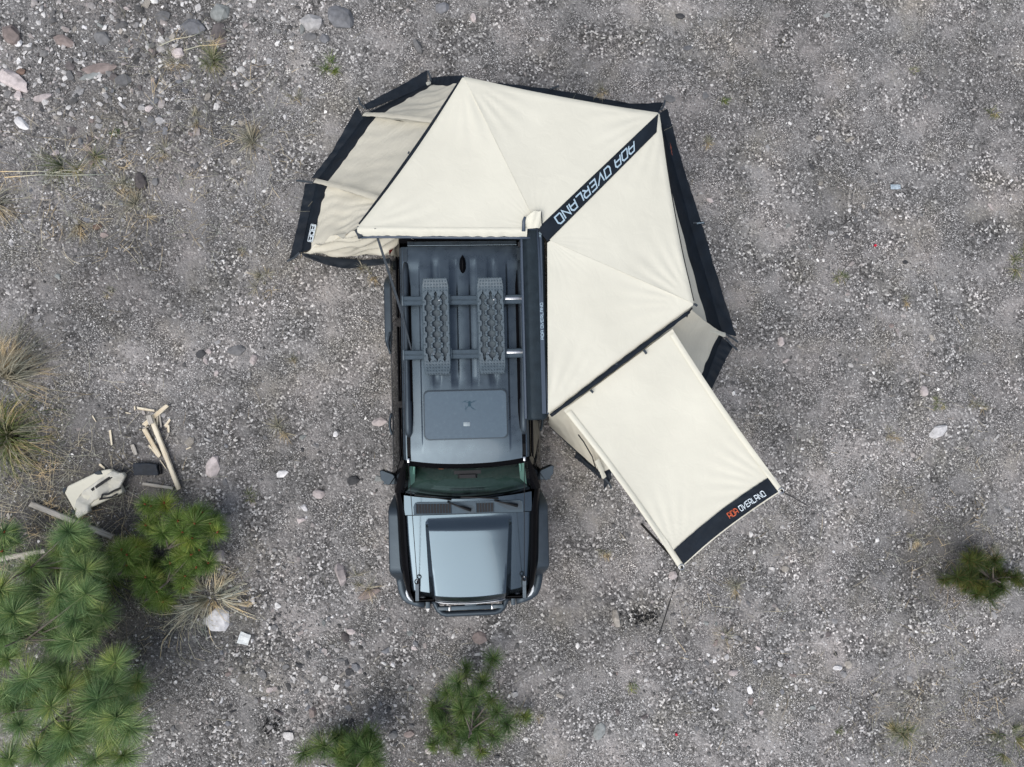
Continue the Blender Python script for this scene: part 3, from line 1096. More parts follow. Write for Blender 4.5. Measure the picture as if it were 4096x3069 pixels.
bumper = fb.build('front_bumper', M['plastic'], car, True)
for s in (-1, 1):
    rbox('bumper_mount', (s * 0.530, -2.430, 0.62), (0.055, 0.17, 0.17), M['plastic'], bumper, 0.006)
g = MB()
g.box((0, -2.335, 0.86), (1.36, 0.03, 0.30))
gri = g.build('grille', M['gloss_black'], car)
for k in range(5):
    b2 = MB()
    b2.box((0, -2.355, 0.76 + k * 0.05), (0.86, 0.012, 0.014))
    b2.build('slat', M['rack'], gri)
bb = MB()
pth = [(-0.455, -2.405), (-0.435, -2.46), (-0.40, -2.535), (-0.355, -2.575), (-0.30, -2.59), (0.30, -2.59), (0.355, -2.575), (0.40, -2.535), (0.435, -2.46), (0.455, -2.405)]
bb.tube([Vector((x, y, 0.70)) for x, y in pth], 0.036, 10)
bull = bb.build('bull_bar', M['plastic'], car, True)
rbox('light_bar', (0.005, -2.508, 0.735), (0.50, 0.055, 0.05), M['rack'], bull, 0.008)
for s in (-1, 1):
    rbox('lamp_bracket', (s * 0.335, -2.505, 0.745), (0.135, 0.05, 0.045), M['board'], bull, 0.012)
    rbox('bracket_bolt', (s * 0.262, -2.512, 0.755), (0.022, 0.05, 0.03), M['steel'], bull, 0.004)
rbox('badge', (0.0, -2.455, 0.80), (0.15, 0.03, 0.03), M['board'], gri, 0.012)

# -- rear: tailgate, window, bumper, spare wheel
tg = MB()
tg.loft([[Vector((x, y, z)) for x, z in ((-0.70, 1.74), (-0.80, 1.15), (-0.80, 0.55), (0.80, 0.55), (0.80, 1.15), (0.70, 1.74))] for y in (1.80, 1.85)])
tail = tg.build('tailgate', M['paint'], car)
rbox('rear_window', (0, 1.856, 1.45), (1.05, 0.012, 0.38), M['dark_glass'], tail, 0.004)
rbox('rear_bumper', (0, 1.93, 0.56), (1.70, 0.20, 0.20), M['plastic'], car, 0.04)
wheel((0.05, 2.02, 1.02), (0, 1, 0), car, 'spare_wheel')

# -- roof rails, antenna, sunroof
for s in (-1, 1):
    g = MB()
    rings = []
    for y, w, h in ((1.575, 0.012, 0.015), (1.55, 0.026, 0.045), (1.45, 0.032, 0.091), (1.0, 0.030, 0.097), (0.3, 0.030, 0.097), (0.05, 0.032, 0.097), (0.04, 0.042, 0.095), (-0.20, 0.042, 0.087), (-0.30, 0.036, 0.070), (-0.345, 0.020, 0.015)):
        x0 = 0.626 if s < 0 else 0.632
        zb = roof_z(x0, y) - 0.006
        rings.append([Vector((s * (x0 + dx * w), y, zb + dz * h)) for dx, dz in ((-1, 0), (-0.95, 0.72), (-0.62, 0.96), (0, 1.04), (0.62, 0.96), (0.95, 0.72), (1, 0))])
    g.loft(rings)
    rl = g.build('roof_rail', M['plastic'], car, True)
    g = MB()
    g.loft([[Vector((s * x, y, roof_z(0.585, y) + dz)) for x, dz in ((0.574 - k, 0.0005), (0.577 - k, 0.006), (0.600, 0.006), (0.602, 0.0005))] for y, k in ((1.47, -0.02), (1.30, 0), (-0.10, 0.002), (-0.28, -0.015))])
    g.build('rail_seal', M['gloss_black'], rl)  # black strip added as the shaded gap along the rail's inner side
    g = MB()
    g.loft([[Vector((s * x, y, roof_z(0.63, y) + dz)) for x, dz in ((0.610, 0.001), (0.614, 0.008), (0.646, 0.008), (0.650, 0.001))] for y in (-0.34, -0.45, -0.55, -0.60)])
    g.build('ditch_molding', M['gloss_black'], car)
    g = MB()
    g.loft([[Vector((s * x, y, roof_z(0.63, y) + dz)) for x, dz in ((0.600, 0.001), (0.604, 0.007), (0.648, 0.007), (0.652, 0.001))] for y in (1.58, 1.65, 1.72)])
    g.build('ditch_molding', M['plastic'], car)
fin = MB()
fin.loft([[Vector((x0 * w, y, roof_z(0, y) + z0 * h)) for x0, z0 in ((-1, -0.02), (-0.9, 0.25), (-0.5, 0.55), (-0.12, 1), (0.12, 1), (0.5, 0.55), (0.9, 0.25), (1, -0.02))]
          for y, w, h in ((1.635, 0.008, 0.045), (1.60, 0.030, 0.075), (1.55, 0.037, 0.062), (1.49, 0.036, 0.035), (1.455, 0.022, 0.015), (1.44, 0.006, 0.004))])
fin.build('roof_antenna', M['gloss_black'], car, True)
# sunroof: flat glass in a shallow frame
def rrect(x0, x1, y0, y1, r, z, n=6):
    pts = []
    for cx, cy, a0 in ((x1 - r, y1 - r, 0), (x0 + r, y1 - r, 90), (x0 + r, y0 + r, 180), (x1 - r, y0 + r, 270)):
        for k in range(n + 1):
            a = math.radians(a0 + 90 * k / n)
            pts.append(Vector((cx + r * math.cos(a), cy + r * math.sin(a), z)))
    return pts


g = MB()
g.loft([rrect(-0.462, 0.458, -0.385, 0.160, 0.060, 1.800), rrect(-0.462, 0.458, -0.385, 0.160, 0.060, 1.8275), rrect(-0.452, 0.448, -0.375, 0.150, 0.055, 1.829)])
srf = g.build('sunroof_frame', M['plastic'], car)
g = MB()
g.loft([rrect(-0.446, 0.442, -0.369, 0.144, 0.052, 1.80), rrect(-0.446, 0.442, -0.369, 0.144, 0.052, 1.832)])
srg = g.build('sunroof_glass', M['sunroof'], srf)
p = CP(1867, 1697, 1.833)
rbox('sticker', (p.x, p.y, 1.8335), (0.072, 0.044, 0.002), M['sticker'], srf, 0.0005, 1)  # small pale rectangle on the glass

# -- cross bars with silver brackets
for pyc in (1200, 1416):
    p = CP(1855, pyc, 1.955)
    yc = p.y
    g = MB()
    for x0, x1 in ((-0.655, 0.655),):
        g.loft([[Vector((x, yc + dy, 1.955 + dz)) for dy, dz in ((-0.050, -0.022), (-0.050, -0.004), (-0.042, 0.004), (-0.008, 0.004), (-0.006, -0.004), (0.006, -0.004), (0.008, 0.004), (0.042, 0.004), (0.050, -0.004), (0.050, -0.022))] for x in (x0, x1)])
    cb = g.build('cross_bar', M['rack'], car)
    for s in (-1, 1):
        rbox('bar_foot', (s * 0.632, yc, 1.915), (0.055, 0.105, 0.075), M['rack'], cb, 0.008)
    rbox('bracket', (0.548, yc + 0.008, 1.964), (0.215, 0.030, 0.006), M['steel'], cb, 0.002)
    rbox('bar_end', (-0.650, yc, 1.957), (0.018, 0.11, 0.022), M['board'], cb, 0.004)

# -- limb risers: thin cables from the rail feet to clamps at the nose
for s, (cx, cy), (kx, ky) in ((-1, (1634, 1850), (1668, 2318)), (1, (2098, 1843), (2097, 2305))):
    a = CP(cx, cy, 1.80)
    e = CP(kx, ky, 1.16)
    g = MB()
    g.tube([a, a.lerp(e, 0.5) - Vector((0, 0, 0.008)), e], 0.0042, 5)
    lr = g.build('limb_riser', M['rope'], car, True)
    rbox('cable_end', (a.x, a.y + 0.02, a.z + 0.005), (0.028, 0.05, 0.02), M['steel'], lr, 0.006)
    f0 = CP(kx, ky + 8, 1.14)
    f1 = CP(kx + 1, ky + 86, 1.08)
    g = MB()
    g.tube([e, e.lerp(f0, 0.8)], 0.008, 6)
    g.build('turnbuckle', M['steel'], lr, True)
    g = MB()
    dv = (f1 - f0)
    g.loft([[f0 + dv * t + Vector((dx, 0, dz)) for dx, dz in ((-0.020, -0.03), (-0.020, 0.012), (0.020, 0.012), (0.020, -0.03))] for t in (0.12, 1.0)])
    g.build('clamp', M['board'], lr)
    g = MB()
    g.tube([f0 + Vector((0.024 * math.cos(t), 0.026 * math.sin(t), 0.012)) for t in np.linspace(0, 2 * PI, 13)], 0.008, 6, False)
    g.build('shackle', M['rope'], lr, True)


# ------------------------------------------------------------------ traction boards bolted on the bars
def board_mesh():
    NX, NY = 72, 256
    wd, ln = 0.292, 1.03
    per = ln / 9.0
    V = []
    for j in range(NY + 1):
        y = (j / NY - 0.5) * ln
        for i in range(NX + 1):
            x = (i / NX - 0.5) * wd
            tip = sstep(0.40, 0.515, abs(y))
            ph = (y / per) % 1.0
            sq = 1.0 if ph < 0.5 else -1.0
            sqs = max(-1, min(1, 3.2 * math.sin(2 * PI * ph)))
            z = 0.062
            inside = abs(y) < 0.375
            if inside:
                q = 0.5 + 0.5 * sqs
                end = min(1.0, max(0.0, (0.375 - abs(y)) / 0.07))
                hc = (0.013 + 0.026 * q) * (end if end < 1 else 1)
                dpt = sstep(hc + 0.003, hc - 0.002, abs(x))
                si, so = 0.013 + 0.026 * q + 0.030, 0.098 + 0.018 * (1 - q)
                if end < 1:
                    si, so = lerp(0.080, si, end), lerp(0.080, so, end)
                dpt = max(dpt, sstep(si - 0.003, si + 0.002, abs(x)) * sstep(so + 0.003, so - 0.002, abs(x)))
                z -= 0.058 * dpt
            # studs
            gx = (abs(x) - lerp(0.028, 0.054, 0.5 + 0.5 * sqs)) if abs(x) < 0.075 else (abs(x) - 0.130)
            if not inside or abs(x) > 0.12:
                if not inside:
                    gx = ((x / 0.0324) % 1.0 - 0.5) * 0.0324
                    gy = ((y / 0.033) % 1.0 - 0.5) * 0.033
                else:
                    gy = ((y / per + 0.25) % 1.0 - 0.5) * per
            else:
                gy = ((y / (per / 2)) % 1.0 - 0.5) * per / 2
            rr = math.hypot(gx, gy)
            z += 0.008 * sstep(0.0095, 0.004, rr)
            # rounded long edges, bent-up ends narrowing
            k = 1 - 0.10 * sstep(0.42, 0.515, abs(y)) - 0.0
            e = sstep(wd / 2 - 0.014, wd / 2, abs(x))
            z -= 0.020 * e * e
            zz = z + 0.018 * tip
            if abs(y) > ln / 2 - 0.006 and (i // 4) % 2:
                zz -= 0.012
            V.append((x * k, y, zz))
    Fc = [(j * (NX + 1) + i, j * (NX + 1) + i + 1, (j + 1) * (NX + 1) + i + 1, (j + 1) * (NX + 1) + i) for j in range(NY) for i in range(NX)]
    nb = len(V)
    rim_ = [i for i in range(NX + 1)] + [j * (NX + 1) + NX for j in range(1, NY + 1)] + [NY * (NX + 1) + i for i in range(NX - 1, -1, -1)] + [j * (NX + 1) for j in range(NY - 1, 0, -1)]
    for k in rim_:
        x, y, z = V[k]
        V.append((x, y, -0.004))
    q = len(rim_)
    Fc += [(rim_[k], nb + k, nb + (k + 1) % q, rim_[(k + 1) % q]) for k in range(q)]
    Fc.append(tuple(nb + k for k in range(q)))
    return V, Fc


bV, bF = board_mesh()
b_me = None
for px, py, rz, lab in ((1746, 1307, 0.35, 'slate grey plastic traction board on the roof bars, nearer the bare left rail'),
                        (1965, 1304, 0.35, 'slate grey plastic traction board on the roof bars, nearer the awning case')):
    p = W(px, py, 1.99)
    root = tag(empty('traction_board', (p.x, p.y, 1.962), CAR_RZ + math.radians(rz)), lab, 'traction board', 'traction boards on the roof')
    if b_me is None:
        o = mesh_obj('board_panel', bV, bF, M['board'], root, False)
        b_me = o.data
    else:
        o = link(bpy.data.objects.new('board_panel', b_me), root)
    for bx, by in (((0.062, 0.29), (-0.062, -0.29))):
        g = MB()
        g.lathe([(0.0005, 0.0), (0.016, 0.0), (0.016, 0.022), (0.009, 0.026), (0.009, 0.036), (0.0005, 0.037)], (bx - 0.02 * (bx > 0) + 0.02 * (bx < 0), by, 0.012), (0, 0, 1), 10)
        g.build('mounting_bolt', M['steel'], root)
    for sy in (0.29, -0.29):
        for sx in (-1, 1):
            g = MB()
            g.box((sx * 0.150, sy, 0.012), (0.010, 0.11, 0.04))
            g.build('side_clip', M['rack'], root)

# ------------------------------------------------------------------ the camera drone itself: hovers just above the lens, mirrored in the sunroof
dr = tag(empty('drone', (0, 0, CH + 0.05), CAR_RZ), 'small dark quadcopter drone hovering above, mirrored in the sunroof glass', 'drone')
rbox('drone_body', (0, 0.012, 0.03), (0.062, 0.125, 0.05), M['drone'], dr, 0.018)
for sx, sy, ox in ((-1, 1, 0.105), (1, 1, 0.105), (-1, -1, 0.082), (1, -1, 0.082)):
    g = MB()
    tip = Vector((sx * ox, 0.065 if sy > 0 else -0.10, 0.03))
    g.tube([Vector((sx * 0.025, sy * 0.035, 0.03)), tip], 0.0075, 6)
    ar = g.build('arm', M['drone'], dr, True)
    g = MB()
    g.lathe([(0.001, -0.012), (0.014, -0.012), (0.014, 0.016), (0.001, 0.018)], tip, (0, 0, 1), 10)
    g.build('motor', M['drone'], ar, True)
    g = MB()
    g.box(tip + Vector((0, 0, 0.022)), (0.14, 0.010, 0.0015), rnd.uniform(0, PI))
    g.build('propeller', M['drone'], ar)

# ------------------------------------------------------------------ the awning
awn = tag(empty('awning', W(2150, 915, 0)), 'cream fan-shaped car awning with navy skirts, walls and a front sunshade panel', 'awning')
AO = awn.location.copy()


def A(v):
    return Vector(v) - AO


def aw(mb, name, mat, parent=None, smooth=False):
    mb.v = [tuple(Vector(v) - AO) for v in mb.v]
    return mesh_obj(name, mb.v, mb.f, mat, parent or awn, smooth, (0, 0, -3))


# -- lettering: angular strokes, laid on a plane or a cloth surface
GLY = {'A': ([[(0, 0), (0, 1), (.55, 1), (.8, .75), (.8, 0)], [(0.09, .40), (.71, .40)]], .8),
       'D': ([[(0, 0.07), (0, 1), (.55, 1), (.8, .75), (.8, 0), (0.02, 0)]], .8),
       'O': ([[(0, .25), (0, 1), (.8, 1), (.8, .0), (.22, 0), (0, .25)]], .8),
       'V': ([[(0, 1), (.30, 0), (.95, 1)]], .9),
       'E': ([[(.8, 1), (0, 1), (0, 0), (.8, 0)], [(0.09, .5), (.72, .5)]], .8),
       'R': ([[(0, 0), (0, 1), (.62, 1), (.8, .82), (.8, .55), (.62, .40), (0.1, .40)], [(.42, .32), (.8, 0)]], .8),
       'L': ([[(0, 1), (0, 0), (.75, 0)]], .75),
       'N': ([[(0, 0), (0, 1), (.8, 0), (.8, 1)]], .8)}


def text_shape(mb, s, place, th=0.15, gap=0.30, space=0.5):
    """place(u, v) -> point; u along the line, v up, in letter heights"""
    u0 = 0.0
    for ch in s:
        if ch == ' ':
            u0 += space
            continue
        strokes, wd = GLY[ch]
        for pl in strokes:
            P2 = [Vector((x, y)) for x, y in pl]
            Lp, Rp = [], []
            for i, p in enumerate(P2):
                d0 = (p - P2[i - 1]).normalized() if i else None
                d1 = (P2[i + 1] - p).normalized() if i < len(P2) - 1 else None
                d0 = d0 or d1
                d1 = d1 or d0
                n0, n1 = Vector((-d0.y, d0.x)), Vector((-d1.y, d1.x))
                mv = n0 + n1
                mv = mv.normalized() / max(0.45, mv.normalized().dot(n1)) if mv.length > 1e-4 else n1
                Lp.append(p + mv * th / 2)
                Rp.append(p - mv * th / 2)
            # subdivide long strokes so that they follow the cloth
            k = len(P2)
            vs_ = [place(u0 + p.x, p.y) for p in Lp] + [place(u0 + p.x, p.y) for p in Rp]
            mb.add(vs_, [(i, i + 1, k + i + 1, k + i) for i in range(k - 1)])
        u0 += wd + gap
    return u0 - gap


def text_len(s, gap=0.30, space=0.5):
    return sum(space if c == ' ' else GLY[c][1] + gap for c in s) - gap


# -- canopy: four cloth triangles fanned from the hub
HUB = W(2152, 912, 2.16)
TA, TB, TC, TD, TE = W(1428, 908, 2.06), W(1852, 302, 2.00), W(2640, 448, 2.00), W(2779, 1217, 2.00), W(2192, 1657, 2.09)
HUB2 = W(2189, 958, 2.15)
HUBS = [HUB, HUB, HUB2, HUB2]
PANELS = [(TA, TB, 0.022), (TB, TC, 0.012), (TC, TD, 0.020), (TD, TE, 0.0)]


def panel_pt(k, s, t):
    P_, Q_, cut = PANELS[k]
    s2 = s * (1 - cut * 4 * t * (1 - t))
    HB = HUBS[k]
    p = HB.lerp(P_.lerp(Q_, t), s2)
    b = 4 * t * (1 - t)
    z = p.z - 0.030 * s2 * b * (1 - 0.45 * s2)
    w = 0.0
    # tension folds running out to the arm tips
    for tt, c in ((t, P_), (1 - t, Q_)):
        q = (p - c)
        r_ = math.hypot(q.x, q.y)
        ang = math.atan2(q.y, q.x)
        w += 0.0055 * math.sin(ang * 27 + 1.3 * k + 3 * mn.noise((r_ * 1.2, ang * 2, k))) * math.exp(-((r_ - 0.35) / 0.40) ** 2) * min(1, r_ * 4)
    q = p - HB
    r_ = math.hypot(q.x, q.y)
    ang = math.atan2(q.y, q.x)
    w += 0.0005 * math.sin(ang * 31 + 4 * mn.noise((r_ * 2, ang * 3, k))) * math.exp(-((r_ - 0.3) / 0.28) ** 2)
    w += 0.004 * mn.noise((p.x * 1.8, p.y * 1.8, k * 3.3)) + 0.0018 * mn.noise((p.x * 6, p.y * 6, k))
    z += w
    z -= 0.022 * sstep(0.975, 1.0, s) ** 2
    return Vector((p.x, p.y, z))


def canopy_at(k, x, y, dz=0.0):
    P_, Q_, _ = PANELS[k]
    HB = HUBS[k]
    a, c = P_ - HB, Q_ - HB
    det = a.x * c.y - a.y * c.x
    dx, dy = x - HB.x, y - HB.y
    al, be = (dx * c.y - dy * c.x) / det, (a.x * dy - a.y * dx) / det
    s2 = max(1e-6, al + be)
    t = min(1, max(0, be / s2))
    s = s2 / (1 - PANELS[k][2] * 4 * t * (1 - t))
    p = panel_pt(k, min(s, 0.97), t)
    return Vector((x, y, p.z + dz))


cano = MB()
NS, NT = 44, 52
for k in range(4):
    cano.grid(lambda u, v: panel_pt(k, 0.02 + 0.98 * v, u), NT, NS)
canopy = aw(cano, 'canopy', M['cream'], None, True)
# seams along the hidden arms
for tip in (TB, TD):
    sm = MB()
    k = 0 if tip is TB else 2
    sm.tube([panel_pt(k, s, 1.0) + Vector((0, 0, 0.001)) for s in np.linspace(0.05, 0.99, 30)], 0.0022, 5)
    aw(sm, 'seam', M['cream'], canopy, True)
for tip in (TA, TB, TC, TD, TE):
    a_ = MB()
    a_.tube([HUB - Vector((0, 0, 0.05)), HUB.lerp(tip, 0.5) - Vector((0, 0, 0.035)), tip - Vector((0, 0, 0.028))], 0.014, 8)
    aw(a_, 'arm', M['case_rail'], None, True)


# -- navy stripe with pale lettering along the third arm
def quad_line(a, b, t):
    return a[0] + (b[0] - a[0]) * t, a[1] + (b[1] - a[1]) * t


def stripe_pt(u, v):
    x, y = quad_line(quad_line((2632, 458), (2150, 918), u), quad_line((2626, 530), (2190, 968), u), v)
    p = W(x, y, 2.05)
    q = canopy_at(2, p.x, p.y)
    p = W(x, y, q.z)
    return canopy_at(2, p.x, p.y, 0.010)


g = MB()
g.grid(stripe_pt, 40, 6)
stripe = aw(g, 'stripe', M['navy'], canopy, True)
tl = text_len('ADA OVERLAND', 0.28, 0.55)


def st_text(u, v):
    uu = 0.205 + (u / tl) * 0.67
    q = stripe_pt(uu, 0.22 + 0.56 * v)
    return q + Vector((0, 0, 0.005))


g = MB()
text_shape(g, 'ADA OVERLAND', st_text, 0.17, 0.28, 0.55)
aw(g, 'lettering', M['print'], stripe)

# -- hem rods and rolled edges
e1 = MB()
e1.tube([panel_pt(0, 1.0, t) + Vector((-0.012, 0.008, -0.018)) for t in np.linspace(0.02, 0.98, 30)], [0.010 + 0.016 * math.sin(PI * k / 29) for k in range(30)], 7)
aw(e1, 'hem_rod', M['navy'], canopy, True)
e2 = MB()
e2.tube([panel_pt(3, 1.0, t) + (Vector((0.022, -0.022, 0.018))) for t in np.linspace(0.05, 0.995, 36)],
        [0.018 + 0.012 * math.sin(PI * i / 35) + 0.003 * math.sin(i * 1.7) for i in range(36)], 8)
aw(e2, 'rolled_door', M['navy'], canopy, True)
e3 = MB()
e3.tube([panel_pt(2, 1.0, t) + Vector((0.012, 0, -0.025)) for t in np.linspace(0.12, 0.98, 30)], 0.008, 6)
aw(e3, 'zip', M['rope'], canopy, True)
# rear edge: loose folded hem hanging over the car, with a dark rod beneath
e4 = MB()


def rear_hem(u, v):
    p = panel_pt(0, 0.06 + 0.94 * u, 0.0)
    drop = 0.05 * v
    fold = (0.010 * mn.noise((u * 26, 1, 2)) + 0.010 * mn.noise((u * 7, 4, 2))) * v
    return Vector((p.x, p.y - 0.085 * v - fold + 0.025 * math.sin(PI * u) * 0, p.z + 0.004 - drop * v + 0.012 * math.sin(PI * v) + 0.014 * mn.noise((u * 34 + v * 2.5, v * 1.5, 3)) * v))


e4.grid(rear_hem, 90, 8)
aw(e4, 'rear_hem', M['cream'], canopy, True)
e5 = MB()
e5.tube([panel_pt(0, s, 0.0) + Vector((0, -0.092, -0.06)) for s in np.linspace(0.04, 1.0, 12)], 0.016, 8)
aw(e5, 'rear_rod', M['case_rail'], None, True)
pA = panel_pt(0, 1.0, 0.0)
rb_ = MB()
rb_.box(pA + Vector((0.012, -0.06, -0.03)), (0.05, 0.09, 0.05), 0.5)
aw(rb_, 'corner_joint', M['web'])

# -- navy case along the roof rail
CX0, CX1 = CP(2096, 1300, 2.06).x, CP(2192, 1300, 2.06).x
caser = Matrix.Translation((CAR_X, 0, 0)) @ Matrix.Rotation(CAR_RZ, 4, 'Z')


def casew(p):
    return caser @ Vector(p)


g = MB()
prof = [(0.000, 1.90), (0.000, 2.03), (0.012, 2.055), (0.022, 2.060), (0.040, 2.096), (0.060, 2.106), (0.100, 2.109), (0.140, 2.109), (0.165, 2.107), (0.214, 2.100), (0.240, 2.072), (0.250, 2.01), (0.242, 1.92), (0.20, 1.89)]
rings = []
for y, k in ((1.885, 0.80), (1.875, 0.93), (1.84, 0.99), (1.80, 1.0), (1.2, 1.0), (0.6, 1.0), (0.0, 1.0), (-0.10, 1.0), (-0.15, 0.97), (-0.175, 0.90), (-0.185, 0.78)):
    sg = 0.004 * math.sin(y * 9)
    rings.append([casew((CX0 + 0.12 + (x - 0.12) * (k if x > 0.015 else 0.99) + sg * (x > 0.2) - 0.010 * (y < 0.3) * (1 - y) * (x > 0.2), y, 2.0 + (z - 2.0) * k)) for x, z in prof])
g.loft(rings)
case = aw(g, 'case', M['case'], None, True)
g = MB()
g.loft([[casew((CX0 + x, y, z)) for x, z in ((-0.016, 1.93), (-0.016, 2.055), (-0.010, 2.062), (0.004, 2.062), (0.010, 2.055), (0.010, 1.93))] for y in (1.86, -0.17)])
aw(g, 'aluminium_rail', M['case_rail'], case)
g = MB()
g.grid(lambda u, v: casew((CX0 + lerp(0.166, 0.209, u), lerp(1.80, -0.12, v), lerp(2.1112, 2.1052, u))), 2, 20)
band = aw(g, 'case_band', M['case_rail'], case)


def case_text(u, v, y0=0.67, h=0.028, st=0.386 / 12.3):
    return casew((CX0 + 0.202 - h * v, y0 + st * u, 2.1105 + 0.004 * v))


g = MB()
text_shape(g, 'ADA OVERLAND', case_text, 0.17)
aw(g, 'lettering', M['print'], band)
g = MB()
text_shape(g, 'ADA', lambda u, v: case_text(u, v, 1.765, 0.022, 0.017), 0.2)
aw(g, 'logo', M['print'], band)
for y in (1.86, 1.78, 1.70):
    g = MB()
    g.box(casew((CX0 - 0.028, y, 2.04)), (0.03, 0.05, 0.03), CAR_RZ)
    aw(g, 'hinge_block', M['rope'], case)
# fabric flap and rods over the hub
hp = crop(1900, 250, 2.367)
g = MB()
quad = [hp(475, 1480, 2.19), hp(580, 1405, 2.21), hp(628, 1410, 2.20), hp(640, 1570, 2.15), hp(480, 1580, 2.15)]


def flap(u, v):
    a = quad[0].lerp(quad[2], u)
    c = quad[4].lerp(quad[3], u)
    p = a.lerp(c, v)
    return p + Vector((0, 0.03 * math.sin(PI * u) * (1 - v), 0.025 * math.sin(PI * u) + 0.006 * math.sin(u * 14 + v * 5)))


g.grid(flap, 12, 10)
aw(g, 'hub_flap', M['cream'], canopy, True)
g = MB()
g.tube([hp(460, 1600, 2.17), hp(462, 1500, 2.19), hp(475, 1462, 2.20)], [0.02, 0.018, 0.014], 7)
aw(g, 'hub_arm', M['case_rail'], None, True)
g = MB()
g.tube([hp(575, 1408, 2.205), hp(626, 1410, 2.20), hp(636, 1550, 2.18)], 0.006, 5)
aw(g, 'flap_binding', M['navy'], None, True)

# ------------------------------------------------------------------ walls, skirts, sleeves
c4 = crop(1150, 250, 1.95)
c5 = crop(1900, 250, 2.367)
c6 = crop(2150, 900, 2.0718)
c7 = crop(2150, 1250, 1.578)


def edge_top(k, t):
    return panel_pt(k, 0.995, t) - Vector((0, 0, 0.035))


def nearest_t(k, target):
    return min(np.linspace(0, 1, 101), key=lambda t: (edge_top(k, t).xy - target.xy).length)


def wall_panel(t0, t1, b0, b1, seed, wr=1.0, band=0.115, nu=26, nv=26, bulge=0.05, flare=1.12, bow=0.0):
    """t0/t1 functions or points of the top edge ends, b0/b1 points on the ground"""
    def pt(u, v):
        top = t0(u) if callable(t0) else t0.lerp(t1, u)
        bot = b0.lerp(b1, u)
        p = top.lerp(bot, v)
        p.xy = top.xy.lerp(bot.xy, v ** flare)
        nrm = (b1 - b0).cross(Vector((0, 0, 1))).normalized()
        if nrm.dot(p - AO) < 0:
            nrm = -nrm
        e = math.sin(PI * v) * math.sin(PI * u)
        f = 0.018 * wr * mn.noise((u * 3.2 + seed, v * 2.0, seed)) * math.sin(PI * v) ** 0.6
        f += 0.012 * wr * mn.noise((u * 9 + v * 4 + seed, v * 3, seed * 2)) * min(1, 3 * v * (1 - v) + 0.15)
        f += 0.006 * wr * math.sin(u * 30 + v * 14 + 4 * mn.noise((u * 4, v * 4, seed)))
        f *= 1 - sstep(0.9, 1.0, v)
        return p + nrm * (f + bulge * e * 0.4 + bow * math.sin(PI * u) * v ** 2) - Vector((0, 0, bulge * e))
    g = MB()
    g.grid(lambda u, v: pt(u, v * (1 - band)), nu, nv)
    w = aw(g, 'wall', M['wall_cream'], None, True)
    g = MB()
    g.grid(lambda u, v: pt(u, (1 - band) + v * band) + Vector((0, 0, 0.003)), nu, 5)
    aw(g, 'wall_base', M['navy'], w, True)
    s = MB()
    s.tube([pt(u, 1.0) + Vector((0, 0, 0.006)) for u in np.linspace(0.0, 1, 14)], 0.006, 5)
    aw(s, 'seam', M['web'], w, True)
    return w, pt


def skirt(inner, outer, seed, n=22):
    """inner/outer: polylines on the ground (world points)"""
    def along(pl, t):
        k = t * (len(pl) - 1)
        i = min(int(k), len(pl) - 2)
        return pl[i].lerp(pl[i + 1], k - i)

    def pt(u, v):
        p = along(inner, u).lerp(along(outer, u), lerp(-0.22, 1.0, v))
        f = 0.012 * mn.noise((u * 11 + seed, v * 2, seed)) + 0.006 * math.sin(u * 40 + seed + v * 3)
        rag = 0.008 * mn.noise((u * 40, seed, 1)) * v
        return p + Vector((rag, rag, 0.028 + gz(p.x, p.y) + f * (0.4 + v) - 0.006 * v))
    g = MB()
    g.grid(pt, n, 6)
    return aw(g, 'skirt', M['navy'], None, True)


def strap(pts, w=0.024):
    g = MB()
    P_ = [Vector(p) + Vector((0, 0, 0.055)) for p in pts]
    L_ = []
    for i, p in enumerate(P_):
        d_ = (P_[min(i + 1, len(P_) - 1)] - P_[max(i - 1, 0)]).normalized()
        sd = Vector((-d_.y, d_.x, 0)) * w / 2
        L_.append((p + sd, p - sd))
    g.loft([[a, b, b - Vector((0, 0, 0.004)), a - Vector((0, 0, 0.004))] for a, b in L_])
    return aw(g, 'strap', M['web'])


def sleeve(a, b, w=0.028, sag=0.03, mat='cream'):
    g = MB()
    d_ = (b - a).normalized()
    sd = Vector((-d_.y, d_.x, 0)).normalized() * w

    def pt(u, v):
        p = a.lerp(b, u)
        return p + sd * (2 * v - 1) * (1 + 0.25 * mn.noise((u * 9, v, a.x))) + Vector((0, 0, 0.028 - sag * math.sin(PI * u) + 0.014 * math.sin(PI * v) + 0.004 * math.sin(u * 50)))
    g.grid(pt, 26, 4)
    return aw(g, 'sleeve', M[mat], None, True)


Q0, Q1, Q2a, Q2b = c4(1380, 190), c4(1095, 168), c4(615, 372), c4(590, 440)
Q2 = Q2a.lerp(Q2b, 0.5)
Q3 = c4(222, 925)
Q4 = c4(100, 1485)
Q5 = c4(810, 1545)
tT3 = nearest_t(0, c4(690, 1045, 2.0))
tT2 = nearest_t(0, c4(1130, 430, 2.0))
wall_panel(lambda u: edge_top(0, lerp(0.01, tT3, u)), None, Q4, Q3, 1.1, 1.2, 0.18)
wall_panel(lambda u: edge_top(0, lerp(tT3, tT2, u)), None, Q3, Q2, 2.3, 0.8, 0.16)
wall_panel(lambda u: edge_top(0, lerp(tT2, 0.985, u)), None, Q2, Q1, 3.7, 1.1, 0.175)
BK1, BK2, R0 = c5(330, 240), c5(1000, 330), c5(1745, 470)
wall_panel(lambda u: edge_top(1, lerp(0.01, 0.33, u)), None, Q1, BK1, 4.9, 0.8, 0.16, 26, 26, 0.05, 1.8)
wall_panel(lambda u: edge_top(1, lerp(0.33, 0.99, u)), None, BK1, R0, 5.2, 0.8, 0.16, 26, 26, 0.05, 1.8)
R1 = c6(1543, 903)
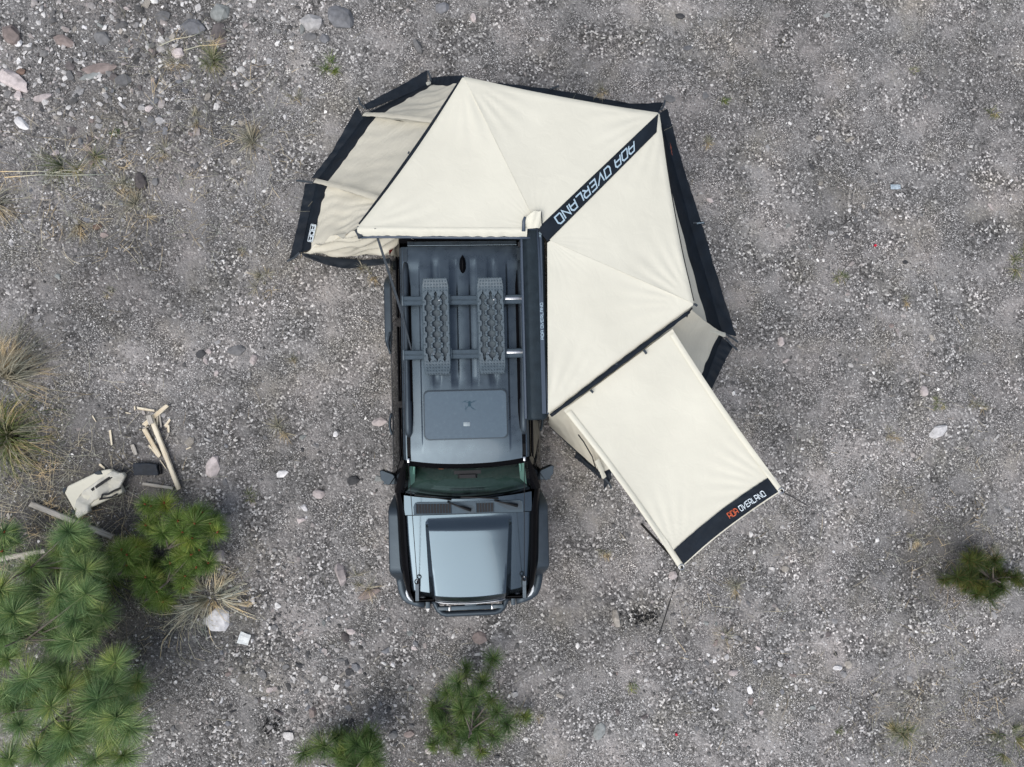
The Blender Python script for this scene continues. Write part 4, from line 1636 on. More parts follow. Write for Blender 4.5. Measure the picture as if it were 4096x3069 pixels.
wall_panel(lambda u: edge_top(2, lerp(0.01, 0.99, u)), None, R0, R1, 6.6, 0.7, 0.165, 40, 26, 0.05, 2.0)
RM = W(2745, 1735)
R3 = c7(415, 1040)
wall_panel(lambda u: edge_top(3, lerp(0.02, 0.40, u)), None, R1, RM, 7.4, 1.2, 0.12)
wall_panel(lambda u: edge_top(3, lerp(0.40, 0.70, u)), None, RM, R3, 8.1, 0.8, 0.05)
R4 = W(2205, 1660)
w_, _p = wall_panel(lambda u: edge_top(3, lerp(0.70, 0.985, u)), None, R3, c7(75, 720), 8.8, 0.7, 0.035)
# slack panel closing the gap to the car's tail
TAr = edge_top(0, 0.005)
CARL = W(1620, 985, 1.25)
wall_panel(lambda u: TAr.lerp(W(1665, 952, 1.74), u), None, c4(112, 1490), c4(868, 1498), 9.6, 4.6, 0.012, 50, 50, 0.10, 1.0, 0.0)
# skirts lying on the gravel
skirt([c4(1085, 170), c4(850, 275), c4(615, 372)], [c4(1090, 65), c4(850, 205), c4(600, 335)], 1.0)
skirt([c4(590, 440), c4(420, 670), c4(245, 905)], [c4(545, 352), c4(350, 700), c4(188, 908)], 2.0)
skirt([c4(210, 950), c4(155, 1210), c4(95, 1482)], [c4(140, 950), c4(90, 1240), c4(14, 1556)], 3.0)
skirt([c4(110, 1492), c4(300, 1530), c4(560, 1555), c4(815, 1535)], [c4(140, 1522), c4(300, 1580), c4(450, 1612), c4(800, 1570)], 4.0)
skirt([c4(1110, 165), c4(1200, 175), c4(1330, 185)], [c4(1115, 125), c4(1230, 112), c4(1370, 108)], 5.0)
skirt([c5(150, 230), c5(760, 330), c5(1740, 470)], [c5(230, 200), c5(760, 268), c5(1500, 402), c5(1782, 380)], 6.0, 40)
skirt([c5(1752, 480), c5(1900, 1080), c6(1275, 0), c6(1420, 470), c6(1543, 903)], [c5(1820, 440), c5(1960, 960), c6(1360, 0), c6(1500, 480), c6(1642, 925)], 7.0, 60)
skirt([c6(1540, 950), c6(1460, 1110), c6(1385, 1290)], [c6(1612, 1008), c6(1530, 1170), c6(1438, 1366)], 8.0)
skirt([c7(240, 890), c7(300, 940), c7(405, 1030)], [c7(232, 915), c7(300, 968), c7(398, 1050)], 9.0)
skirt([c7(412, 1040), c7(440, 1020), c7(460, 990)], [c7(420, 1118), c7(445, 1080), c7(462, 1050)], 9.5, 8)
# cream sleeves over the wall joints
sleeve(c4(600, 420) + Vector((0, 0, 0.04)), edge_top(0, tT2), 0.034, -0.04, 'sleeve')
sleeve(c4(222, 935) + Vector((0, 0, 0.04)), edge_top(0, tT3), 0.034, -0.05, 'sleeve')
sleeve(c4(1100, 170) + Vector((0, 0, 0.04)), c4(1135, 300, 0.6), 0.03, 0.0)
sleeve(c6(1540, 917) + Vector((0, 0, 0.05)), c6(1228, 822, 1.1), 0.030, -0.03)
sleeve(c7(418, 1042) + Vector((0, 0, 0.03)), c7(372, 930, 0.55), 0.032, 0.0)
g = MB()
g.tube([c6(1425, 930, 0.28), c6(1330, 895, 0.6), c6(1250, 855, 0.95), c6(1222, 815, 1.25), c6(1240, 740, 1.75), c6(1280, 690, 1.95)], [0.009, 0.011, 0.012, 0.010, 0.014, 0.010], 6)
aw(g, 'zip', M['rope'], None, True)
g = MB()
g.tube([c7(375, 1010, 0.12), c7(345, 910, 0.5), c7(290, 815, 0.95), c7(258, 773, 1.2)], 0.008, 5)
aw(g, 'zip', M['rope'], None, True)
# cream flap hanging from the corner by the stripe
g = MB()
cf = [c5(1700, 520, 1.95), c5(1745, 515, 1.7), c5(1790, 900, 1.4), c5(1750, 740, 1.9)]
g.grid(lambda u, v: cf[0].lerp(cf[1], u).lerp(cf[3].lerp(cf[2], u), v) + Vector((0.01 * math.sin(9 * v), 0, 0.01 * math.sin(7 * u))), 6, 12)
aw(g, 'corner_flap', M['cream'], None, True)
# ground straps
for pts in ([c4(1096, 78), c4(1112, 120), c4(1120, 158)], [c4(556, 285), c4(570, 335), c4(612, 372)], [c4(76, 930), c4(140, 938), c4(206, 948)],
            [c4(2, 1558), c4(60, 1530), c4(100, 1490)], [c5(1790, 375), c5(1770, 440), c5(1745, 468)], [c6(1650, 975), c6(1600, 940), c6(1548, 906)],
            [c6(1645, 1040), c6(1600, 1000), c6(1548, 940)], [c7(462, 1108), c7(445, 1075), c7(420, 1045)], [c5(790, 235), c5(750, 255), c5(705, 268)],
            [W(2815, 898), W(2790, 896), W(2768, 896)]):
    strap(pts)
# logos on the skirts and wall bases
lq = crop(1150, 850, 4.9156)
ctr = lq(465, 410)


def logo_pt(u, v):
    L_ = text_len('ADA', 0.24)
    o = lq(462, 245)
    e_ = lq(395, 562)
    wv = (lq(540, 260) - lq(455, 242))
    q = o.lerp(e_, (u + 0.12) / (L_ + 0.24)) + wv * (0.30 + 0.76 * v)
    return q


def lift(q):
    # height of the wall base under the logo
    d_ = (Q3 - Q4)
    nrm = Vector((d_.y, -d_.x, 0)).normalized()
    if nrm.dot(Vector((0, 2, 0)) + AO - Q4) < 0:
        nrm = -nrm
    dist = max(0.0, (q - Q4).dot(nrm))
    return dist


def on_base(px_pt):
    """slide a ground point up the camera ray until it meets the sloping wall base"""
    o = Vector((0, 0, CH))
    d_ = (px_pt - o)
    best = px_pt
    for k in range(60):
        t = 1 - k * 0.001
        p = o + d_ * t
        if p.z >= lift(p) * 1.62 + 0.02:
            best = p
            break
    return best + Vector((0, 0, 0.022))


g = MB()
text_shape(g, 'ADA', lambda u, v: on_base(logo_pt(u, v)), 0.2, 0.24)
lg = aw(g, 'logo', M['print_white'])
g = MB()
L_ = text_len('ADA', 0.24)
fr_pts = [(-0.22, -0.22), (L_ + 0.2, -0.22), (L_ + 0.2, 1.0), (L_ + 0.02, 1.2), (-0.22, 1.2), (-0.22, -0.22)]
for (a, b2), (c, d2) in zip(fr_pts[:-1], fr_pts[1:]):
    p, q = on_base(logo_pt(a, b2)), on_base(logo_pt(c, d2))
    g.tube([p, q], 0.0045, 4)
aw(g, 'logo_frame', M['print_white'], lg)
g = MB()
o1, o2 = c5(1812, 845), c5(1822, 925)
text_shape(g, 'ADA', lambda u, v: o1.lerp(o2, u / 2.9) + Vector((-0.045 + 0.06 * v, 0, 0.33 - 0.14 * v)), 0.22)
aw(g, 'logo', M['orange'])
g = MB()
o1, o2 = W(2782, 899), W(2808, 895)
text_shape(g, 'OVERLAND', lambda u, v: o1.lerp(o2, u / 8.5) + Vector((0, 0.014 * v - 0.007, 0.066)), 0.25)
aw(g, 'lettering', M['print'])

# ------------------------------------------------------------------ front sunshade panel on its two poles
X0, X1, X2, X3 = c7(165, 618, 1.99), c7(852, 105, 1.97), c7(1552, 1120, 2.10), c7(897, 1622, 2.10)


def ext_pt(u, v, dz=0.0):
    """u 0 left .. 1 right, v 0 at the awning .. 1 at the free edge"""
    p = X0.lerp(X1, u).lerp(X3.lerp(X2, u), v)
    sg = -0.05 * math.sin(PI * u) * math.sin(PI * v) * 0.8
    u = 0.5 + (u - 0.5) * (1 - 0.035 * math.sin(PI * v))
    p = X0.lerp(X1, u).lerp(X3.lerp(X2, u), v)
    w = 0.0
    for c, ph in ((X2, 0.4), (X3, 2.0)):
        q = p - c
        r_ = math.hypot(q.x, q.y)
        w += 0.0055 * math.sin(math.atan2(q.y, q.x) * 32 + ph) * math.exp(-((r_ - 0.4) / 0.4) ** 2) * min(1, r_ * 4)
    w += 0.003 * mn.noise((p.x * 2, p.y * 2, 9.1)) + 0.0012 * mn.noise((p.x * 8, p.y * 8, 2.1))
    bow = 0.035 * math.sin(PI * u) * v
    d_ = (X0.lerp(X1, 0.5) - X3.lerp(X2, 0.5)).normalized()
    return p + d_ * bow + Vector((0, 0, sg + w + dz))


g = MB()
g.grid(ext_pt, 50, 60)
ext = aw(g, 'sunshade_panel', M['cream'], None, True)
g = MB()
g.grid(lambda u, v: ext_pt(lerp(0.045, 0.955, u), lerp(0.905, 0.992, v), 0.014), 50, 8)
eb = aw(g, 'end_band', M['navy'], ext, True)
for u in (0.022, 0.978):
    g = MB()
    g.grid(lambda a, c: ext_pt(u + (a - 0.5) * 0.04, lerp(0.02, 0.998, c), 0.009 + 0.008 * math.sin(PI * a)), 4, 50)
    aw(g, 'pole_sleeve', M['cream'], ext, True)
tl2 = text_len('ADA OVERLAND', 0.26, 0.5)
tl_a = text_len('ADA', 0.26) + 0.26 + 0.5


def ext_text(u, v):
    a, c = c7(1208, 1298, 2.08), c7(1432, 1152, 2.08)
    p = a.lerp(c, u / tl2)
    d_ = (c - a).normalized()
    up = Vector((-d_.y, d_.x, 0))
    p = p + up * (v * 0.060)
    # height of the panel there
    best = min(((uu, vv_) for uu in np.linspace(0.4, 1, 25) for vv_ in (0.92, 0.95, 0.98)), key=lambda q: (ext_pt(*q).xy - p.xy).length)
    return Vector((p.x, p.y, ext_pt(*best).z + 0.024))


g = MB()
text_shape(g, 'ADA', ext_text, 0.18, 0.26)
aw(g, 'logo', M['orange'], eb)
g = MB()
text_shape(g, 'OVERLAND', lambda u, v: ext_text(u + tl_a, v), 0.16, 0.26)
aw(g, 'lettering', M['print_white'], eb)
for tip, base in ((ext_pt(0.02, 0.995), W(2567, 2098, 0)), (ext_pt(0.98, 0.995), None)):
    if base is None:
        base = Vector((tip.x + 0.03, tip.y + 0.05, 0))
    g = MB()
    g.tube([base, base.lerp(tip, 0.55), tip + Vector((0, 0, 0.03))], [0.016, 0.016, 0.012], 8)
    po = aw(g, 'pole', M['rope'], None, True)
    g = MB()
    g.tube([tip + Vector((0.028 * math.cos(t), 0.028 * math.sin(t), 0.012)) for t in np.linspace(0, 2 * PI, 13)], 0.008, 6, False)
    aw(g, 'eyelet', M['steel'], po, True)
a, e_ = ext_pt(0.02, 0.995), W(2637, 2540, 0)
g = MB()
g.tube([a, a.lerp(e_, 0.3), e_], [0.003, 0.003, 0.006], 5)
aw(g, 'guy_rope', M['rope'], None, True)
g = MB()
mid_ = W(2690, 2385, 1.15)
g.tube([a.lerp(e_, 0.42), e_], 0.0075, 5)
aw(g, 'guy_rope', M['rope'], None, True)
a, e_ = ext_pt(0.98, 0.995), W(3228, 2022, 0)
g = MB()
g.tube([a, e_], 0.005, 5)
aw(g, 'guy_rope', M['rope'], None, True)
# small webbing loops on the seam between canopy and sunshade, and on the canopy edge
for p0, p1 in ((c6(880, 1035, 2.03), c6(905, 1068, 2.02)), (c6(440, 1368, 2.04), c6(462, 1390, 2.03)), (c6(650, 1150, 2.06), c6(668, 1168, 2.05)), (c6(1305, 655, 2.0), c6(1325, 672, 1.99)),
               (c4(684, 1295, 2.09), c4(688, 1322, 2.06)), (c4(940, 700, 2.0), c4(950, 706, 2.0))):
    g = MB()
    d_ = (p1 - p0).normalized()
    sd = Vector((-d_.y, d_.x, 0)) * 0.013
    g.loft([[p0 + sd, p0 - sd, p0 - sd - Vector((0, 0, 0.01)), p0 + sd - Vector((0, 0, 0.01))], [p1 + sd, p1 - sd, p1 - sd - Vector((0, 0, 0.01)), p1 + sd - Vector((0, 0, 0.01))]])
    aw(g, 'webbing_loop', M['web'])

# tie strap from the rear rod down to the rear roof rail, and its loose tail
g = MB()
tp = [W(1500, 905, 2.05), W(1503, 935, 2.02), W(1513, 960, 1.98), W(1545, 1060, 1.90), W(1600, 1230, 1.90), W(1652, 1425, 1.93)]
L_ = []
for i, p in enumerate(tp):
    d_ = (tp[min(i + 1, 5)] - tp[max(i - 1, 0)]).normalized()
    sd = Vector((-d_.y, d_.x, 0)).normalized() * (0.004 if i < 2 else (0.013 if i < 5 else 0.006))
    L_.append([p + sd, p - sd, p - sd - Vector((0, 0, 0.003)), p + sd - Vector((0, 0, 0.003))])
g.loft(L_)
tag(g.build('tie_strap', M['web']), 'thin dark webbing strap from the awning corner down to the roof bar', 'strap')

# ------------------------------------------------------------------ rocks one can point at
def full(x, y):
    return x * 1.8526, y * 1.8526


def rock(px, py, w, h, rot, kind, label, tall=0.36, npts=46):
    """w, h in photo pixels along / across, rot in degrees (counter-clockwise in the photo)"""
    p = W(px, py, 0.03)
    k = CH / F
    sd = int(px * 7 + py)
    V, Fc, Nz = hull(sd, npts, w * k / 1.8, h * k / 1.8, tall * h * k, -0.3, 0.13)
    keep = [f for f, z in zip(Fc, Nz) if z > -0.6]
    o = mesh_obj('rock', V, keep, ST[kind], None, False, None)
    o.location = (p.x, p.y, gz(p.x, p.y) + 0.005)
    o.rotation_euler = (rnd.uniform(-.08, .08), rnd.uniform(-.08, .08), math.radians(rot))
    return tag(o, label, 'rock', 'rocks lying on the gravel')


TL = lambda cx, cy: (cx / 1.58, cy / 1.58)
MR = lambda cx, cy: (3000 + cx / 1.506, 1000 + cy / 1.506)
LC = lambda cx, cy: (600 + cx / 1.657, 1000 + cy / 1.657)
BC = lambda cx, cy: (1100 + cx / 1.843, 2400 + cy / 1.843)
BR = lambda cx, cy: (2300 + cx / 1.2316, 2100 + cy / 1.2316)
TC_ = lambda cx, cy: (1600 + cx / 1.58, cy / 1.58)
ROCKS = [
    (*TL(2150, 110), 105, 85, -30, 'blue', 'big blue-grey rock at the top edge, right of the pale tan rock'),
    (*TL(1965, 135), 88, 60, 0, 'pale', 'big pale tan rock near the top edge, left of the blue-grey rock'),
    (*TL(1385, 75), 80, 62, 10, 'green', 'greenish grey rock at the top edge above the dry grass tuft'),
    (*TL(1215, 165), 92, 58, -8, 'blue', 'wide flat-topped grey rock above the dry grass tuft at top left'),
    (*TL(1375, 188), 66, 52, 60, 'brown', 'brownish jagged rock just above the dry grass tuft at top left'),
    (*TL(1020, 100), 56, 44, 20, 'grey', 'mid-grey rock left of the wide flat-topped rock near the top edge'),
    (*TL(75, 225), 62, 86, 25, 'pink', 'dark pinkish rock near the left edge, second from the top left corner'),
    (*TL(112, 268), 34, 30, 0, 'white', 'small white stone leaning on the pinkish rock at the left edge'),
    (*TL(640, 240), 52, 56, 40, 'grey', 'rounded grey rock in the stony patch, left of the straw stems'),
    (*TL(405, 258), 72, 42, -20, 'pink', 'pinkish flat rock between the rounded grey rock and the left edge'),
    (*TL(625, 430), 120, 40, 10, 'pink', 'long pinkish slab sunk in the gravel at top left'),
    (*TL(560, 480), 70, 26, 18, 'green', 'thin greenish slab below the long pinkish slab at top left'),
    (*TL(80, 505), 118, 62, -30, 'palepink', 'largest pale pinkish boulder cut by the left edge of the photo'),
    (*TL(108, 600), 30, 34, 0, 'palepink', 'small pale pink stone right below the largest left-edge boulder'),
    (*TL(265, 612), 66, 28, 15, 'palepink', 'low pinkish wedge rock below and right of the left-edge boulder'),
    (*TL(490, 585), 50, 22, 40, 'pale', 'narrow pale stone tilted below the long pinkish slab'),
    (*TL(770, 505), 58, 46, 20, 'grey', 'grey rock with pale facets below the straw stems at top left'),
    (*TL(1120, 330), 48, 42, -30, 'palepink', 'pale rock beside the straw stems left of the dry tuft'),
    (*TL(440, 415), 34, 32, 0, 'brown', 'small brownish round stone above the long pinkish slab'),
    (*TL(128, 778), 58, 34, -40, 'white', 'jagged white stone by the left edge, below the pinkish wedge rock'),
    (*TL(885, 1145), 40, 64, 20, 'brown', 'brown egg-shaped rock among dry grass left of the awning'),
    (*TL(977, 1145), 24, 30, 0, 'grey', 'small grey stone right beside the brown egg-shaped rock'),
    (*TL(955, 760), 40, 26, -50, 'grey', 'flat grey stone left of the yellow straw tuft'),
    (*TL(1950, 228), 54, 30, 15, 'grey', 'flat grey stone below the pale tan rock near the top'),
    (*TL(2050, 240), 40, 34, 0, 'blue', 'small bluish stone between the two big rocks near the top'),
    (*TL(1395, 262), 42, 30, 0, 'pink', 'small pink stone right above the dry grass tuft at top left'),
    (*TL(125, 448), 34, 24, 0, 'rust', 'small rust-coloured stone above the left-edge boulder'),
    (*TL(608, 1430), 34, 26, 0, 'rust', 'rust-brown stone on the gravel left of the awning corner'),
    (*TC_(265, 45), 58, 40, 20, 'blue', 'flat blue-grey rock at the top edge above the awning peak'),
    (*TC_(465, 108), 24, 36, 15, 'palepink', 'upright pale stone near the top edge, right of the flat blue-grey rock'),
    (*TC_(110, 292), 28, 60, 25, 'grey', 'long narrow grey rock above the upper left skirt of the awning'),
    (*TC_(1705, 620), 46, 28, -12, 'grey', 'smooth grey stone just above the right corner of the canopy'),
    (*TC_(1820, 300), 38, 20, 10, 'blue', 'thin grey stone in the gravel above the right corner of the canopy'),
    (*TC_(1770, 100), 38, 22, -15, 'dark', 'dark flat stone near the top edge above the right canopy corner'),
    (*MR(1142, 1092), 80, 46, 25, 'white', 'large white rock alone on the gravel right of the sunshade'),
    (*MR(1055, 850), 30, 40, 15, 'palepink', 'two-tone pinkish stone above the large white rock on the right'),
    (*MR(190, 552), 26, 38, -10, 'palepink', 'pointed pale pink stone right of the awning corner'),
    (*MR(1555, 1567), 34, 24, -15, 'pale', 'pale stone near the right edge, above the dark shrub'),
    (*MR(862, 455), 20, 16, 0, 'pink', 'small pinkish stone in the right-hand gravel'),
    (*LC(565, 668), 66, 42, 10, 'grey', 'flat grey rock left of the car, halfway down'),
    (*LC(682, 725), 26, 38, -20, 'palepink', 'pale pointed stone below right of the flat grey rock'),
    (*LC(385, 670), 22, 20, 0, 'palepink', 'small pink stone left of the flat grey rock'),
    (*LC(330, 690), 40, 28, 30, 'dark', 'dark stone left of the small pink stone'),
    (*LC(412, 1440), 46, 84, -12, 'palepink', 'pale pinkish slab right of the split wood'),
    (*LC(872, 1485), 44, 26, 20, 'white', 'white angular stone between the pinkish slab and the car'),
    (*LC(1520, 1140), 54, 30, 12, 'palepink', 'pinkish flat rock close to the left side of the car'),
    (*LC(1115, 1620), 44, 34, 0, 'palepink', 'pale pink rock left of the wing mirror'),
    (*LC(1345, 1530), 46, 34, 10, 'dark', 'dark grey rock left of the wing mirror'),
    (*full(735, 1240), 40, 84, 8, 'palepink', 'long pinkish rock beside the left front fender'),
    (*full(797, 1283), 84, 30, 22, 'pink', 'low pinkish ledge rock beside the left front wheel'),
    (*full(468, 1337), 86, 96, 45, 'white', 'big pale slab lying in the straw clump at lower left'),
    (*full(523, 1310), 30, 26, 0, 'grey', 'grey stone just right of the straw clump'),
    (870, 2225, 46, 46, 0, 'palepink', 'pale speckled stone between the pines and the straw clump'),
    (*BC(1740, 955), 40, 54, -20, 'beige', 'pale beige rock at the right edge of the bottom pine'),
    (*BC(555, 236), 32, 22, -10, 'palepink', 'pale stone in the gravel below left of the bumper'),
    (*BC(515, 282), 26, 38, 20, 'brown', 'brownish stone in the gravel below left of the bumper'),
    (*BC(275, 832), 28, 40, -10, 'pink', 'triangular pink stone left of the two bottom pines'),
    (*BC(1505, 285), 56, 44, 0, 'pink', 'cracked pinkish rock in the gravel below the bumper'),
    (*BC(2105, 712), 30, 18, -15, 'beige', 'cream flat stone right of the bottom pine'),
    (*BC(985, 995), 38, 24, 10, 'pink', 'pink stone between the two bottom pines'),
    (*BC(870, 1000), 36, 30, 0, 'grey', 'grey stone between the two bottom pines'),
    (*BC(1132, 1120), 26, 24, 0, 'palepink', 'round pinkish stone at the lower left of the bottom pine'),
    (*BR(205, 462), 30, 72, 5, 'beige', 'tall beige stone beside the charcoal patch'),
    (*BR(122, 1022), 40, 66, -25, 'green', 'pale greenish slab near the bottom edge, right of the pine'),
    (*BR(485, 252), 34, 30, 40, 'palepink', 'pinkish stone right below the left corner of the sunshade'),
    (*BR(1352, 690), 28, 30, 0, 'beige', 'beige stone of the pale trio at lower right'),
    (*BR(1298, 708), 34, 20, 0, 'white', 'white blocky stone of the pale trio at lower right'),
    (*BR(1326, 738), 26, 26, 0, 'pale', 'grey-white stone of the pale trio at lower right'),
    (*BR(782, 732), 34, 26, 10, 'palepink', 'smooth pale stone in the gravel below the sunshade'),
    (*BR(1040, 216), 34, 26, 20, 'beige', 'pale rounded stone right of the sunshade band'),
    (*BR(2066, 446), 22, 34, 30, 'pale', 'pale stone below the dark shrub on the right'),
]
for r_ in ROCKS:
    rock(*r_, tall=0.20 if r_[6].startswith('big pale slab') or 'slab' in r_[6] else 0.36)

# stones set in the gravel, each its own piece of the ground
protos = []
for k in range(12):
    V, Fc, Nz = hull(500 + k, 15, 0.5, rnd.uniform(0.30, 0.45), 0.26, -0.3, 0.2)
    protos.append((V, [f for f, z in zip(Fc, Nz) if z > -0.5]))
smesh = {}
rs = random.Random(23)
kinds = ['grey', 'grey', 'pale', 'pale', 'white', 'palepink', 'pink', 'dark', 'brown', 'blue', 'green', 'beige']
zones = [(520, 330, 520, 330, 95), (1350, 2750, 560, 260, 80), (3000, 2650, 520, 320, 45), (300, 750, 330, 300, 20), (1000, 1700, 420, 420, 22), (3300, 900, 600, 800, 38)]
n_st = 0
for zx, zy, rx, ry, cnt in zones:
    for _ in range(cnt):
        px, py = rs.gauss(zx, rx * 0.55), rs.gauss(zy, ry * 0.55)
        if not (-30 < px < 4130 and -30 < py < 3100):
            continue
        p = W(px, py, 0)
        kd, pk = rs.choice(kinds), rs.randrange(12)
        if (pk, kd) not in smesh:
            o = mesh_obj('stone', *protos[pk], ST[kd], ground, False, None)
            smesh[(pk, kd)] = o.data
        else:
            o = link(bpy.data.objects.new('stone', smesh[(pk, kd)]), ground)
        s = rs.uniform(0.055, 0.12) if rs.random() < 0.8 else rs.uniform(0.1, 0.16)
        o.location = (p.x, p.y, gz(p.x, p.y))
        o.scale = (s, s, s * rs.uniform(0.7, 1.1))
        o.rotation_euler = (0, 0, rs.uniform(0, 6.28))
        n_st += 1


# ------------------------------------------------------------------ grasses
def blades(mb, c, n, length, spread, wd, rr, lean=0.8, curl=0.6, z0=0.0, seg=3, r0=0.03, az=None, azw=PI):
    """arching strips radiating from c"""
    for _ in range(n):
        a = rr.uniform(-PI, PI) if az is None else rr.gauss(az, azw)
        L_ = length * rr.uniform(0.45, 1.1)
        el = PI / 2 - abs(rr.gauss(0, 1)) * lean
        el = max(0.06, min(1.5, el))
        p = Vector(c) + Vector((math.cos(a), math.sin(a), 0)) * rr.uniform(0, r0) + Vector((0, 0, z0))
        sw_ = rr.uniform(-0.5, 0.5) * curl
        pts = [p]
        for k in range(seg):
            p = p + Vector((math.cos(a) * math.cos(el), math.sin(a) * math.cos(el), math.sin(el))) * (L_ / seg)
            p.z = max(p.z, 0.012)
            pts.append(p)
            el -= curl * rr.uniform(0.4, 1.2)
            a += sw_
        vs_ = []
        for k, q in enumerate(pts):
            w = wd * (1 - 0.85 * k / seg) / 2
            sd = Vector((-math.sin(a), math.cos(a), rr.uniform(-0.6, 0.6))) * w
            vs_ += [q + sd, q - sd]
        mb.add(vs_, [(2 * k, 2 * k + 1, 2 * k + 3, 2 * k + 2) for k in range(seg)])


def tuft(px, py, r_, n, mat, label, lean=0.7, curl=0.5, wd=0.0085, name='grass_tuft', **kw):
    p = W(px, py, 0)
    rr = random.Random(int(px * 3 + py))
    root = empty(name, (p.x, p.y, gz(p.x, p.y)))
    g = MB()
    R_ = r_ * CH / F
    if name == 'grass_tuft':
        k = rr.randrange(3, 6)
        for _ in range(k):
            a, q = rr.uniform(0, 6.28), R_ * rr.uniform(0.0, 0.55)
            blades(g, (math.cos(a) * q, math.sin(a) * q, 0), max(5, int(n * rr.uniform(0.5, 1.3) / k)), R_ * rr.uniform(0.45, 0.95), 0, wd * rr.uniform(0.6, 1.0), rr, lean * 1.25, curl, az=a + rr.gauss(0, 0.5), azw=rr.uniform(0.7, 1.9))
    elif 'dirs' in kw:
        for a, aw_, fr_, ll in kw['dirs']:
            q = rr.uniform(0.02, 0.12)
            blades(g, (math.cos(a) * q, math.sin(a) * q, 0), int(n * fr_), R_ * ll, 0, wd, rr, lean, curl, az=a, azw=aw_, seg=6, r0=0.08)
    else:
        blades(g, (0, 0, 0), n, R_, 0, wd, rr, lean, curl, **kw)
    g.build('blades', M[mat], root).data.update()
    g = MB()
    for _ in range(9):
        a = rr.uniform(0, 6.28)
        g.tube([Vector((0, 0, -0.01)), Vector((math.cos(a) * 0.02, math.sin(a) * 0.02, 0.03))], 0.006, 4)
    g.build('root_crown', M['straw'], root)
    return tag(root, label, 'grass', 'grass tufts in the gravel')


